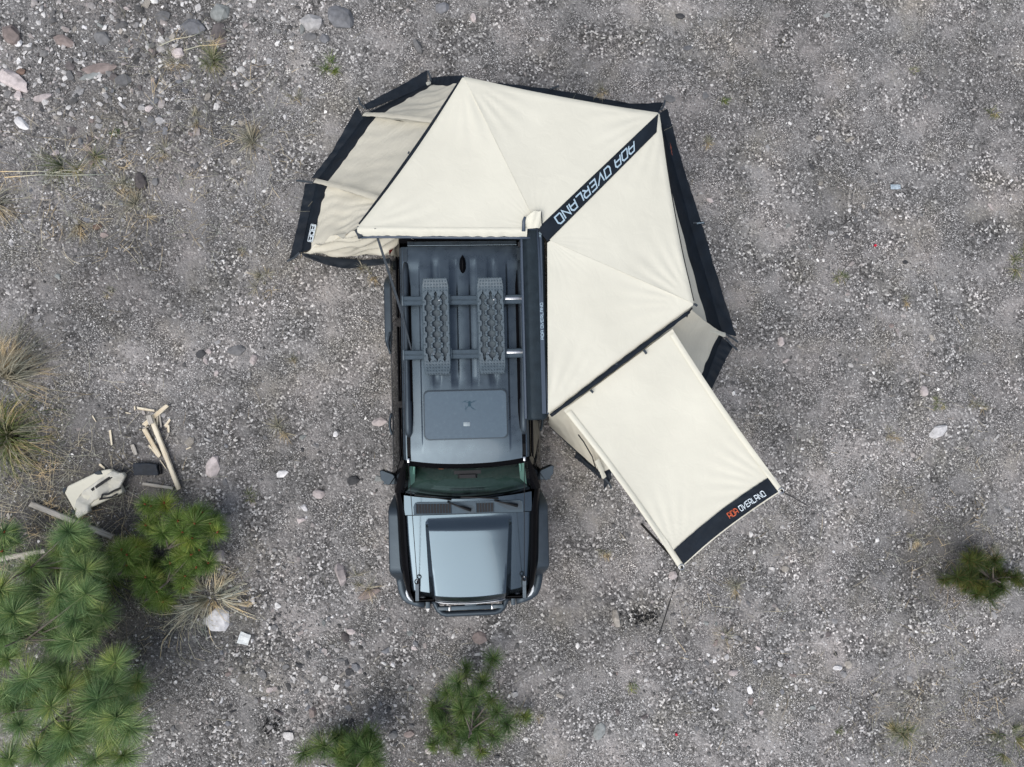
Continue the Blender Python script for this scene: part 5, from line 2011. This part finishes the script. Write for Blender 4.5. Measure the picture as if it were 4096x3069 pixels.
TUFTS = [
    (*TL(1345, 400), 95, 150, 'straw_green', 'dry straw tuft with green base below the rocks at top left', {}),
    (*TL(1080, 385), 90, 55, 'straw', 'flattened tan straw tuft left of the green-based dry tuft', dict(lean=1.2)),
    (*full(713, 142), 58, 110, 'grass', 'bright green grass tuft alone above the awning wall', {}),
    (*full(640, 212), 50, 60, 'straw', 'tan tuft left of the awning, below the bright green tuft', dict(lean=1.0)),
    (*full(548, 310), 120, 130, 'straw', 'wide sparse tan tuft left of the awning wall', dict(lean=1.2)),
    (*full(425, 262), 48, 60, 'straw', 'yellowish straw tuft left of the wide sparse tuft', dict(lean=1.0)),
    (*full(352, 330), 50, 60, 'straw', 'small tan tuft right of the green-centred grass clump', dict(lean=1.1)),
    (*full(165, 348), 120, 190, 'straw_green', 'green-centred grass clump at the left beside long pale stems', dict(lean=0.9)),
    (*full(252, 288), 22, 30, 'grass', 'tiny green sprout above the left grass clump', {}),
    (*full(262, 400), 75, 90, 'straw', 'tan tuft just left of the brown egg-shaped rock', dict(lean=1.2)),
    (*full(300, 452), 85, 110, 'straw', 'low tan tuft below the brown egg-shaped rock', dict(lean=1.2)),
    (*full(172, 480), 80, 70, 'straw', 'thin brown tuft near the left edge below the long stems', dict(lean=1.2)),
    (*full(518, 540), 28, 28, 'straw', 'tiny yellow tuft left of the awning corner', dict(lean=1.0)),
    (*full(572, 612), 60, 80, 'straw', 'tan tuft below the left awning corner', dict(lean=1.0)),
    (*full(800, 590), 60, 60, 'straw', 'brownish tuft against the lower awning skirt', dict(lean=1.1)),
    (*full(240, 630), 30, 30, 'straw', 'small pale tuft in open gravel at the left', dict(lean=1.0)),
    (*full(632, 775), 30, 40, 'straw', 'small pale tuft left of the car door', dict(lean=1.0)),
    (*full(605, 928), 60, 70, 'straw', 'pale straw tuft with long stems left of the car', dict(lean=1.0)),
    (*full(540, 1078), 42, 40, 'straw_green', 'small olive tuft above the straw clump', dict(lean=1.0)),
    (*full(778, 1262), 60, 80, 'straw', 'brown tuft beside the left front wheel', dict(lean=1.0)),
    (*full(1562, 214), 28, 50, 'grass', 'small green tuft right of the canopy corner', {}),
    (*full(1300, 340 - 145), 60, 60, 'straw', 'brown tuft behind the back awning skirt', dict(lean=1.0)),
    (*full(1528, 305), 50, 55, 'straw', 'pale tuft right of the dark awning skirt', dict(lean=1.1)),
    (*full(1812, 598), 36, 50, 'straw_green', 'olive tuft in the open gravel at right', dict(lean=1.0)),
    (*full(1955, 645), 30, 40, 'straw', 'yellow tuft in the open gravel, right of the olive tuft', dict(lean=1.0)),
    (*full(2202, 560), 80, 120, 'straw_green', 'yellow-green grass clump cut by the right edge', dict(lean=1.0)),
    (*full(2030, 872), 36, 50, 'straw_green', 'olive tuft above the large white rock', dict(lean=1.0)),
    (*full(1928, 935), 42, 60, 'straw', 'yellow straw tuft left of the large white rock', dict(lean=1.0)),
    (*full(2112, 876), 44, 60, 'straw', 'dry tuft near the right edge, upper right of the white rock', dict(lean=1.1)),
    (*full(1978, 1165), 40, 50, 'straw', 'dry tuft right of the sunshade corner', dict(lean=1.0)),
    (*full(2120, 1185), 70, 70, 'straw', 'thin straw tuft just above the dark shrub', dict(lean=1.2)),
    (*full(1970, 50 + 100), 26, 30, 'straw_green', 'small olive tuft near the top right', dict(lean=1.0)),
    (*full(2142, 238), 32, 40, 'straw_green', 'olive tuft at the upper right edge', dict(lean=1.0)),
    (*full(1592, 1268), 60, 60, 'straw', 'faded straw tuft below the sunshade band', dict(lean=1.1)),
    (*full(1568, 1380), 60, 35, 'straw', 'sparse long-stemmed tuft below the faded straw tuft', dict(lean=1.2)),
    (*full(1960, 1585), 110, 170, 'straw_green', 'large green-brown grass clump at the lower right', dict(lean=1.0)),
    (*full(2165, 1590), 110, 150, 'straw_green', 'wide dry grass clump in the lower right corner', dict(lean=1.1)),
    (*full(1814, 1575), 24, 40, 'grass', 'small green sprout left of the lower right grass clump', {}),
    (*full(1360, 1475), 40, 34, 'grass', 'thin green sprout with long stem at the bottom', dict(lean=1.0)),
    (*full(1305, 1190), 50, 50, 'straw', 'small brown tuft at the foot of the sunshade wall', dict(lean=1.0)),
    (2165, 2860, 30, 30, 'straw', 'tiny tan tuft right of the bottom pine', dict(lean=1.0)),
]
for x, y, r_, n_, mt_, lab, kw in TUFTS:
    tuft(x, y, r_ * 1.15, int(n_ * 1.5), mt_, lab, **kw)
# tall clumps along the left edge
tuft(50, 1740, 330, 330, 'straw_green', 'tall arching green grass clump on the left edge above the bag', 0.9, 0.7, 0.012, 'grass_clump', r0=0.14, seg=6)
tuft(35, 1520, 300, 320, 'straw', 'tall dry straw clump leaning over the left edge', 0.9, 0.5, 0.008, 'grass_clump', r0=0.15, seg=5, az=0.9, azw=0.7)
tuft(-20, 820, 200, 120, 'straw', 'drooping dry straw clump cut by the left edge', 0.8, 0.7, 0.010, 'grass_clump', r0=0.08, seg=5)
tuft(850, 2385, 370, 230, 'straw_pale', 'large pale straw clump fanning over the slab at lower left', 1.1, 0.8, 0.012, 'grass_clump', dirs=((3.7, 0.55, 0.40, 1.0), (0.1, 0.5, 0.22, 0.8), (2.4, 0.45, 0.16, 0.75), (1.0, 0.35, 0.10, 0.7), (5.0, 0.4, 0.08, 0.5)))
tuft(440, 2300, 150, 260, 'grass', 'dark green grass clump between the two pine groups', 0.8, 0.6, 0.008, 'grass_clump', r0=0.05, seg=4)

# loose straws and matted dead grass: uncountable
g = MB()
rr = random.Random(5)


def lie(cx, cy, sx, sy, n, L0, L1, wd=0.0042):
    for _ in range(int(n * 0.7)):
        p = W(rr.gauss(cx, sx), rr.gauss(cy, sy), 0)
        a = rr.uniform(0, PI)
        L_ = L0 + (L1 - L0) * rr.random() ** 2
        d_ = Vector((math.cos(a), math.sin(a), 0))
        b_ = Vector((-d_.y, d_.x, 0))
        z = 0.015 + rr.uniform(0, 0.04)
        c0, c1, c2 = p - d_ * L_ / 2, p + b_ * rr.uniform(-0.07, 0.07) * L_, p + d_ * L_ / 2
        vs_ = []
        for q, w in ((c0, wd), (c1, wd), (c2, wd * 0.5)):
            vs_ += [q + b_ * w / 2 + Vector((0, 0, z)), q - b_ * w / 2 + Vector((0, 0, z))]
        g.add(vs_, [(0, 1, 3, 2), (2, 3, 5, 4)])


lie(300, 2250, 260, 220, 1500, 0.08, 0.45)
lie(150, 1850, 140, 160, 600, 0.1, 0.4)
lie(330, 700, 260, 160, 420, 0.08, 0.5)
lie(550, 850, 260, 130, 350, 0.06, 0.3)
lie(1000, 560, 160, 150, 260, 0.06, 0.3)
lie(740, 220, 120, 90, 160, 0.08, 0.45)
lie(3800, 2850, 240, 150, 520, 0.08, 0.35)
lie(3850, 2250, 140, 130, 420, 0.06, 0.3)
lie(2900, 2400, 200, 200, 70, 0.1, 0.5)
lie(1800, 2850, 200, 120, 160, 0.05, 0.25)
lie(3700, 1750, 250, 250, 120, 0.05, 0.25)
lie(2048, 1534, 1300, 900, 360, 0.05, 0.35, 0.003)
tag(g.build('dry_grass', M['straw']), 'dead straw and dry grass lying loose over the gravel', 'dry grass', kind='stuff')
for (x0, y0), (x1, y1), lab in (((0, 1085), (715, 1105), 'long pale dead stem lying straight across the left grass clump'),
                                ((30, 1122), (690, 1100), 'second long dead stem just below the straight one at left'),
                                ((330, 1095), (560, 1068), 'short pale stem above the two long dead stems at left'),
                                ((1010, 290), (1290, 200), 'pale bent stem above the flattened straw tuft at top left'),
                                ((1160, 320), (1470, 262), 'pale thick stem crossing above the dry tuft at top left')):
    a, c = W(x0 / 1.58, y0 / 1.58, 0.05), W(x1 / 1.58, y1 / 1.58, 0.03)
    g_ = MB()
    g_.tube([a, a.lerp(c, 0.35) + Vector((0, 0.012, 0.02)), a.lerp(c, 0.7) - Vector((0, 0.01, 0)), c], [0.007, 0.006, 0.005, 0.002], 5)
    tag(g_.build('dry_stem', M['straw_pale'], None, True), lab, 'stem', 'long dead stems on the gravel')


# ------------------------------------------------------------------ pines: needle tufts whorled on branch ends
def needle_tuft(mb, c, axis, n, L_, wd, rr, half=1.25):
    ax = (Vector(axis).normalized() + Vector((rr.gauss(0, .22), rr.gauss(0, .22), 0))).normalized()
    a = ax.orthogonal().normalized()
    b2 = ax.cross(a)
    gap, gw = rr.uniform(0, 6.28), rr.uniform(0.2, 1.5)
    L_ = L_ * rr.uniform(0.7, 1.2)
    for _ in range(n):
        th = rr.uniform(0.25, 1.0) ** 0.8 * 1.62
        ph = rr.uniform(0, 2 * PI)
        if abs((ph - gap + PI) % (2 * PI) - PI) < gw and rr.random() < 0.75:
            continue
        d_ = ax * math.cos(th) + (a * math.cos(ph) + b2 * math.sin(ph)) * math.sin(th)
        l_ = L_ * rr.uniform(0.65, 1.1)
        base = Vector(c) - ax * rr.uniform(0, 0.07)
        m1 = base + d_ * l_ * 0.55
        e_ = base + d_ * l_ + Vector((0, 0, -0.16 * l_ * rr.uniform(0.3, 1.3)))
        sd = d_.cross(Vector((rr.gauss(0, 1), rr.gauss(0, 1), rr.gauss(0, 1)))).normalized() * wd / 2
        mb.add([base + sd, base - sd, m1 + sd * 0.9, m1 - sd * 0.9, e_ + sd * 0.25, e_ - sd * 0.25], [(0, 1, 3, 2), (2, 3, 5, 4)])


def pine(name, base_px, height, tips, mat, label, L_=0.20, n=200, wd=0.0042, buds=False, seed=1, fill=0):
    """tips: (px, py, z) of the branch ends"""
    rr = random.Random(seed)
    b0 = W(*base_px, 0)
    root = tag(empty(name, (b0.x, b0.y, 0)), label, 'pine', 'young pines on the gravel')
    tip0 = Vector((rr.uniform(-.04, .04), rr.uniform(-.04, .04), height))
    g = MB()
    g.tube([Vector((0, 0, -0.05)), Vector((0.01, 0.02, height * 0.5)), tip0], [0.030, 0.020, 0.008], 7)
    g.build('trunk', M['bark'], root, True)
    g = MB()
    br, bd = MB(), MB()
    pts = [W(px, py, z) - b0 for px, py, z in tips]
    allp = [(p, 1.0) for p in pts]
    for k in range(fill):       # older, lower shoots deeper in the crown
        p = rr.choice(pts)
        q = p * rr.uniform(0.35, 0.95)
        q.z = max(0.12, p.z * rr.uniform(0.25, 0.75))
        allp.append((q + Vector((rr.uniform(-.14, .14), rr.uniform(-.14, .14), 0)), 0.8))
    for p, k in allp:
        hz = math.hypot(p.x, p.y)
        st_ = Vector((0, 0, max(0.05, min(height * 0.9, p.z - 0.35 * hz))))
        midp = st_.lerp(p, 0.55) - Vector((0, 0, 0.04))
        br.tube([st_, midp, p], [0.012, 0.009, 0.005], 5)
        ax = (p - midp).normalized() * 0.75 + Vector((0, 0, 0.9))
        needle_tuft(g, p, ax, int(n * k), L_ * k * rr.uniform(0.85, 1.15), wd, rr)
        for q in (0.80, 0.62):
            needle_tuft(g, midp.lerp(p, q), ax, int(n * 0.22 * k), L_ * 0.85, wd, rr)
        if buds and k == 1.0 and rr.random() < 0.85:
            bd.lathe([(0.001, -0.01), (0.012, 0.0), (0.010, 0.02), (0.001, 0.035)], p, ax, 6)
            for _ in range(2):
                bd.lathe([(0.001, -0.01), (0.008, 0.0), (0.007, 0.014), (0.001, 0.024)], p + Vector((rr.uniform(-.018, .018), rr.uniform(-.018, .018), 0)), ax, 5)
    g.build('crown', M[mat], root, False)
    br.build('branches', M['bark'], root, True)
    if bd.v:
        bd.build('buds', M['bud'], root, True)
    return root


def P8(cx, cy, z):
    return cx / 1.657, 1550 + cy / 1.657, z


def PB(cx, cy, z):
    return cx / 1.71, 2100 + cy / 1.71, z


def PC(cx, cy, z):
    return 1100 + cx / 1.843, 2400 + cy / 1.843, z


def PE(cx, cy, z):
    return 3700 + cx / 3.682, 2050 + cy / 3.682, z


pine('pine_sapling', (745, 2160), 0.62, [P8(965, 775, .45), P8(1090, 770, .4), P8(1265, 825, .5), P8(1180, 885, .65), P8(1290, 905, .68), P8(1390, 900, .55), P8(970, 915, .4),
                                         P8(1210, 960, .75), P8(1075, 965, .7), P8(1440, 960, .6), P8(1275, 1000, .72), P8(1010, 790, .42), P8(1340, 830, .5)],
     'needle_bright', 'bright green young pine with orange buds, nearest the black pouch', 0.215, 400, 0.0034, True, 3, 12)
pine('pine_sapling', (720, 2300), 0.55, [P8(1265, 1110, .6), P8(1380, 1165, .45), P8(1130, 1165, .5), P8(1320, 1080, .55), P8(1210, 1120, .55), P8(1225, 1250, .42), P8(1215, 1325, .4), P8(1300, 1190, .48)],
     'needle_bright', 'bright green young pine just above the pale straw clump', 0.215, 400, 0.0034, True, 4, 9)
pine('pine_sapling', (560, 2260), 0.6, [P8(840, 1110, .65), P8(810, 1075, .6), P8(840, 1180, .55), P8(900, 1060, .5), P8(930, 1110, .45), P8(880, 1170, .5)],
     'needle_bright', 'bright green young pine in the middle of the left thicket', 0.215, 400, 0.0034, True, 5, 8)
pine('pine_sapling', (640, 2370), 0.5, [P8(965, 1260, .52), P8(1040, 1355, .45), P8(1080, 1420, .35), P8(945, 1330, .4), P8(1010, 1290, .45)],
     'needle_bright', 'bright green young pine left of the pale straw clump', 0.215, 400, 0.0034, True, 6, 7)
pine('pine_tree', (300, 2210), 1.25, [PB(470, 45, 1.25), PB(515, 225, 1.05), PB(585, 310, 1.1), PB(430, 110, 1.05), PB(540, 90, 1.0), PB(210, 290, 1.0), PB(405, 180, .9)],
     'needle_blue', 'blue-green pine beside the end of the long grey pole', 0.225, 480, 0.0034, False, 7, 14)
pine('pine_tree', (330, 2440), 1.5, [PB(590, 470, 1.55), PB(405, 470, 1.3), PB(510, 650, 1.35), PB(500, 800, 1.4), PB(440, 570, 1.2), PB(570, 590, 1.2), PB(620, 730, 1.1), PB(380, 760, 1.1)],
     'needle_blue', 'tallest blue-green pine in the middle of the lower left thicket', 0.285, 520, 0.0036, False, 8, 11)
pine('pine_tree', (60, 2480), 1.45, [PB(95, 605, 1.5), PB(0, 440, 1.3), PB(20, 750, 1.35), PB(50, 910, 1.25), PB(-30, 560, 1.2), PB(140, 700, 1.1), PB(60, 520, 1.2)],
     'needle_blue', 'blue-green pine at the left edge above the corner', 0.285, 520, 0.0036, False, 9, 12)
pine('pine_tree', (430, 2720), 1.45, [PB(790, 940, 1.3), PB(665, 1195, 1.35), PB(775, 1090, 1.25), PB(800, 1320, 1.5), PB(870, 1240, 1.2), PB(890, 1390, 1.2), PB(720, 1370, 1.25), PB(640, 1060, 1.1)],
     'needle_blue', 'blue-green pine at the right side of the lower left thicket', 0.285, 520, 0.0036, False, 10, 13)
pine('pine_tree', (160, 2720), 1.5, [PB(190, 1050, 1.4), PB(465, 1130, 1.3), PB(350, 1245, 1.5), PB(140, 1375, 1.35), PB(25, 1150, 1.3), PB(260, 1130, 1.2), PB(90, 1240, 1.2), PB(420, 1010, 1.1)],
     'needle_blue', 'blue-green pine low in the left corner thicket', 0.285, 520, 0.0036, False, 11, 14)
pine('pine_tree', (270, 2930), 1.3, [PB(470, 1410, 1.35), PB(460, 1520, 1.2), PB(250, 1550, 1.2), PB(650, 1600, 1.2), PB(850, 1580, 1.1), PB(60, 1600, 1.2), PB(560, 1470, 1.1), PB(360, 1590, 1.1)],
     'needle_blue', 'blue-green pine cut by the bottom edge in the left corner', 0.285, 520, 0.0036, False, 12, 11)
pine('pine_sapling', (20, 2150), 0.7, [PB(30, 50, .75), PB(10, 180, .6), PB(-30, 90, .6), PB(60, 120, .5)],
     'needle_blue', 'small dark pine cut by the left edge above the short pole', 0.22, 170, 0.0045, True, 13, 3)
pine('pine_sapling', (1885, 2850), 0.75, [PC(1610, 430, .35), PC(1540, 600, .5), PC(1340, 610, .55), PC(1380, 810, .75), PC(1650, 830, .65), PC(1600, 730, .6), PC(1400, 500, .35), PC(1270, 680, .45),
                                          PC(1500, 960, .45), PC(1420, 1040, .35), PC(1620, 1010, .35), PC(1230, 950, .3), PC(1470, 720, .7), PC(1720, 920, .4), PC(1330, 1130, .25), PC(1160, 1080, .2), PC(1520, 1130, .25), PC(1850, 870, .2), PC(1150, 790, .2)],
     'needle_mid', 'mid-green open pine alone below the front bumper', 0.215, 330, 0.0034, False, 14, 12)
pine('pine_sapling', (1440, 2990), 0.85, [PC(690, 1120, .85), PC(600, 1060, .75), PC(720, 980, .6), PC(460, 1150, .6), PC(600, 1220, .7), PC(350, 1080, .4), PC(740, 1190, .7), PC(520, 1180, .65), PC(650, 1010, .6), PC(210, 1120, .3)],
     'needle_mid', 'dark green pine cut by the bottom edge, left of the open pine', 0.25, 320, 0.0035, False, 15, 12)
pine('pine_sapling', (3915, 2300), 0.42, [PE(640, 690, .4), PE(1050, 700, .38), PE(480, 950, .3), PE(900, 1100, .4), PE(950, 1250, .35), PE(760, 1200, .4), PE(1350, 950, .35), PE(1150, 1130, .36), PE(650, 1000, .36), PE(1400, 1020, .3), PE(760, 730, .36)],
     'needle_dark', 'dark olive pine shrub near the right edge', 0.19, 300, 0.0034, False, 16, 14)


# ------------------------------------------------------------------ wood, bag, pouch, litter
def plank(name, a, b, w, label, mat='wood', th=0.022, z=0.012, group=None, cat='wood', taper=0.8):
    a, b = Vector(a), Vector(b)
    d_ = b - a
    L_ = math.hypot(d_.x, d_.y)
    rr_ = random.Random(int(a.x * 991 + a.y * 77))
    n_ = max(4, int(L_ / 0.05))
    rings = []
    for k in range(n_ + 1):
        t = k / n_
        ww = w * lerp(1, taper, t) * (1 + rr_.uniform(-.08, .08)) / 2
        e0 = (rr_.uniform(-.03, .03) if k in (0, n_) else 0)
        x = t * L_ - L_ / 2 + e0
        rings.append([Vector((x + rr_.uniform(-.012, .012) * (k in (0, n_)), y * ww, zz)) for y, zz in ((-1, 0), (-1, th * .8), (-.7, th), (.6, th), (1, th * .85), (1, 0))])
    g_ = MB().loft(rings)
    o = mesh_obj(name, g_.v, g_.f, M[mat], None, False, (0, 0, th / 2))
    c = (a + b) / 2
    o.location = (c.x, c.y, z + gz(c.x, c.y))
    o.rotation_euler = (0, 0, math.atan2(d_.y, d_.x))
    return tag(o, label, cat, group)


cw_ = crop(350, 1600, 4.36)
k_ = CH / F / 4.36
PLANKS = [
    ((1130, 265), (1615, 1515), 75, 'wood', 0.045, 'longest split board leaning diagonally, pale with a grey top end'),
    ((1000, 495), (1265, 960), 66, 'wood', 0.03, 'pale split board left of the longest board'),
    ((1030, 425), (1412, 100), 72, 'wood', 0.03, 'pale board crossing the top of the longest board'),
    ((925, 148), (1142, 182), 44, 'wood', 0.02, 'short pale splinter above the crossing board'),
    ((960, 1455), (1500, 1535), 58, 'wood_grey', 0.025, 'weathered grey stick below the black pouch'),
    ((775, 740), (858, 950), 62, 'wood_grey', 0.02, 'short grey wood piece left of the split boards'),
    ((400, 495), (440, 792), 36, 'wood', 0.016, 'upright pale splinter far left of the boards'),
    ((95, 270), (170, 396), 20, 'wood', 0.012, 'leftmost tiny pale splinter above the bag'),
    ((1392, 420), (1455, 338), 44, 'wood', 0.015, 'square pale chip right of the crossing board'),
    ((1358, 472), (1424, 440), 34, 'wood', 0.014, 'small pale chip just below the square chip'),
    ((1420, 478), (1428, 574), 38, 'wood', 0.014, 'pale chip pointing down, right of the boards'),
    ((1108, 820), (1250, 992), 28, 'wood', 0.014, 'thin pale splinter below the second board'),
    ((1278, 1050), (1386, 1206), 16, 'wood', 0.01, 'needle-thin splinter right of the black pouch'),
    ((832, 120), (840, 196), 22, 'wood', 0.012, 'tiny upright chip left of the short splinter'),
    ((650, 218), (735, 232), 20, 'wood', 0.012, 'tiny flat chip left of the upright chip'),
    ((585, 145), (622, 172), 22, 'wood', 0.012, 'tiny tan chip at the far upper left of the boards'),
    ((908, 552), (948, 484), 16, 'wood', 0.01, 'thin chip left of the second board top'),
    ((200, 1102), (330, 1212), 34, 'wood', 0.014, 'pale splinter touching the top of the bag'),
    ((1262, 228), (1296, 452), 34, 'wood_grey', 0.018, 'grey splinter hanging below the crossing board'),
    ((1225, 200), (1228, 420), 40, 'wood', 0.018, 'pale splinter beneath the crossing board'),
    ((985, 490), (1120, 455), 26, 'wood_grey', 0.014, 'grey sliver across the top of the second board'),
    ((1375, 705), (1425, 600), 16, 'wood_grey', 0.01, 'thin grey twig right of the longest board'),
    ((1725, 862), (1830, 812), 22, 'wood', 0.01, 'tiny pale splinter alone right of the boards'),
]
for (ax, ay), (bx, by), w, mt_, th, lab in PLANKS:
    zz = 0.03 if lab.startswith('pale board crossing') else (0.04 if lab.startswith('longest') else 0.012)
    plank('wood_piece', cw_(ax, ay), cw_(bx, by), w * k_, lab, mt_, th, zz, 'split firewood on the gravel', 'firewood', 0.75 if w < 60 else 0.9)
g_top = plank('wood_piece', cw_(1120, 262), cw_(1172, 425), 82 * k_, 'grey weathered slab covering the top end of the longest board', 'wood_grey', 0.02, 0.092, 'split firewood on the gravel', 'firewood', 0.9)
plank('wooden_pole', W(210 / 1.657, 1550 + 765 / 1.657), W(760 / 1.657, 1550 + 988 / 1.657), 0.070, 'long weathered grey pole below the cream bag', 'wood_grey', 0.05, 0.02, None, 'pole', 0.85)
plank('wooden_pole', W(-40, 1550 + 1140 / 1.657), W(350 / 1.657, 1550 + 1068 / 1.657), 0.062, 'weathered grey pole cut by the left edge among the pines', 'wood_grey', 0.05, 0.10, None, 'pole', 0.9)

# cream carry bag
cb_ = crop(250, 1820, 4.36)
bagc = cb_(620, 620)
bag = tag(empty('carry_bag', (bagc.x, bagc.y, 0)), 'cream canvas carry bag with two black handles and dark corner pads', 'bag')


def flat_thing(name, pts, z0, z1, mat, parent, org, bev=0.012, puff=0.0, seed=1.0):
    """rounded slab over an outline"""
    bm = bmesh.new()
    vs_ = [bm.verts.new((p.x - org.x, p.y - org.y, z0)) for p in pts]
    f = bm.faces.new(vs_)
    r_ = bmesh.ops.extrude_face_region(bm, geom=[f])
    for v in r_['geom']:
        if isinstance(v, bmesh.types.BMVert):
            v.co.z = z1
    bmesh.ops.bevel(bm, geom=bm.edges[:], offset=bev, segments=2, profile=0.5, affect='EDGES')
    bmesh.ops.triangulate(bm, faces=bm.faces)
    if puff:
        for _ in range(3):
            bmesh.ops.subdivide_edges(bm, edges=[e for e in bm.edges if e.calc_length() > 0.05], cuts=1)
        bmesh.ops.triangulate(bm, faces=bm.faces)
        for v in bm.verts:
            if v.co.z > z1 - 0.02:
                v.co.z += puff * mn.noise((v.co.x * 7 + seed, v.co.y * 7, seed)) + 0.5 * puff * mn.noise((v.co.x * 19, v.co.y * 19, seed * 3))
    return bm_obj(name, bm, M[mat], parent, puff > 0)


flat_thing('base', [cb_(110, 640), cb_(165, 528), cb_(720, 262), cb_(900, 232), cb_(940, 262), cb_(1105, 585), cb_(1115, 645), cb_(580, 895), cb_(300, 985)], 0.015, 0.110, 'bag_cream', bag, bagc, 0.022)
flat_thing('flap', [cb_(345, 745), cb_(470, 590), cb_(990, 255), cb_(1080, 300), cb_(1160, 285), cb_(1195, 340), cb_(1105, 515), cb_(1090, 585), cb_(850, 700), cb_(640, 770), cb_(560, 850), cb_(590, 960), cb_(365, 1085), cb_(305, 995)], 0.095, 0.150, 'bag_grey', bag, bagc, 0.016, 0.075, 4.0)
for pts in ([cb_(630, 300), cb_(700, 258), cb_(745, 268), cb_(780, 325), cb_(690, 335), cb_(640, 318)], [cb_(80, 590), cb_(110, 555), cb_(160, 545), cb_(145, 600), cb_(108, 655)], [cb_(225, 950), cb_(290, 940), cb_(300, 975), cb_(285, 1005)]):
    flat_thing('corner_pad', pts, 0.012, 0.118, 'web', bag, bagc, 0.006)


def handle(pts, w=0.018):
    g_ = MB()
    P_ = [p - Vector((bagc.x, bagc.y, 0)) for p in pts]
    L2 = []
    for i, p in enumerate(P_):
        d_ = (P_[min(i + 1, len(P_) - 1)] - P_[max(i - 1, 0)]).normalized()
        sd = Vector((-d_.y, d_.x, 0)).normalized() * w
        L2.append([p + sd, p - sd, p - sd - Vector((0, 0, .006)), p + sd - Vector((0, 0, .006))])
    g_.loft(L2)
    g_.build('handle', M['rope'], bag)


handle([cb_(505, 615, .175), cb_(680, 495, .185), cb_(865, 372, .178)])
handle([cb_(645, 770, .13), cb_(700, 690, .165), cb_(800, 685, .182), cb_(900, 625, .182), cb_(1015, 578, .17)], 0.013)
handle([cb_(640, 775, .125), cb_(850, 740, .13), cb_(950, 680, .125)], 0.011)

pc = cb_(1500, 240)
pouch = tag(empty('fabric_pouch', (pc.x, pc.y, 0)), 'folded black fabric pouch left of the longest board', 'pouch')
flat_thing('pouch_body', [cb_(1283, 135), cb_(1500, 128), cb_(1700, 155), cb_(1695, 200), cb_(1725, 330), cb_(1700, 350), cb_(1283, 345)], 0.015, 0.085, 'cloth_black', pouch, pc, 0.009, 0.02, 2.0)
flat_thing('pouch_opening', [cb_(1705, 160), cb_(1735, 175), cb_(1750, 330), cb_(1725, 335), cb_(1702, 220)], 0.012, 0.05, 'rope', pouch, pc, 0.006)

# litter
def sheet(name, cx, cy, w, h, rot, mat, label, cat):
    p = W(cx, cy, 0.03)
    rr_ = random.Random(int(cx))
    g_ = MB()
    g_.grid(lambda u, v: Vector(((u - .5) * w, (v - .5) * h * (1 - 0.12 * u), 0.03 + 0.02 * mn.noise((u * 2.5, v * 2.5, cx)))), 6, 6)
    g_.grid(lambda u, v: Vector(((u - .5) * w, (v - .5) * h * (1 - 0.12 * u), 0.027 + 0.02 * mn.noise((u * 2.5, v * 2.5, cx)))), 6, 6)
    o = g_.build(name, M[mat])
    o.location = (p.x, p.y, 0)
    o.rotation_euler = (0, 0, math.radians(rot))
    return tag(o, label, cat)


sheet('paper_sheet', 976, 2556, 0.145, 0.155, -18, 'paper', 'crumpled white sheet of paper below the straw clump', 'paper')
sheet('card', 3583, 748, 0.145, 0.068, 0, 'paper_blue', 'pale blue rectangular card on the gravel at upper right', 'card')
for cx, cy, lab in ((3501, 982, 'small red bottle cap on the right, below the blue card'), (2705, 2938, 'small red bottle cap near the bottom edge')):
    p = W(cx, cy, 0.02)
    g_ = MB()
    g_.lathe([(0.001, 0.024), (0.015, 0.024), (0.017, 0.018), (0.018, 0.0), (0.001, 0.0)], (0, 0, 0), (0, 0, 1), 14)
    o = g_.build('bottle_cap', M['red_plastic'])
    o.location = (p.x, p.y, 0.012)
    tag(o, lab, 'bottle cap')
for zx, zy, sx, sy, n_, lab in ((2570, 2468, 34, 18, 120, 'black charcoal crumbs beside the tall beige stone'), (1085, 2900, 24, 18, 80, 'black charcoal crumbs at the bottom left of the pines')):
    g_ = MB()
    rr_ = random.Random(n_)
    for _ in range(n_):
        p = W(rr_.gauss(zx, sx), rr_.gauss(zy, sy) + 0.0, 0)
        V, Fc, Nz = hull(rr_.randrange(9999), 8, 1, .8, .6, -.3, .3)
        s = rr_.uniform(0.006, 0.022)
        g_.add([Vector((p.x + v[0] * s, p.y + v[1] * s, 0.02 + v[2] * s)) for v in V], Fc)
    tag(g_.build('charcoal', M['charcoal']), lab, 'charcoal', kind='stuff')
print('stones in ground', n_st)
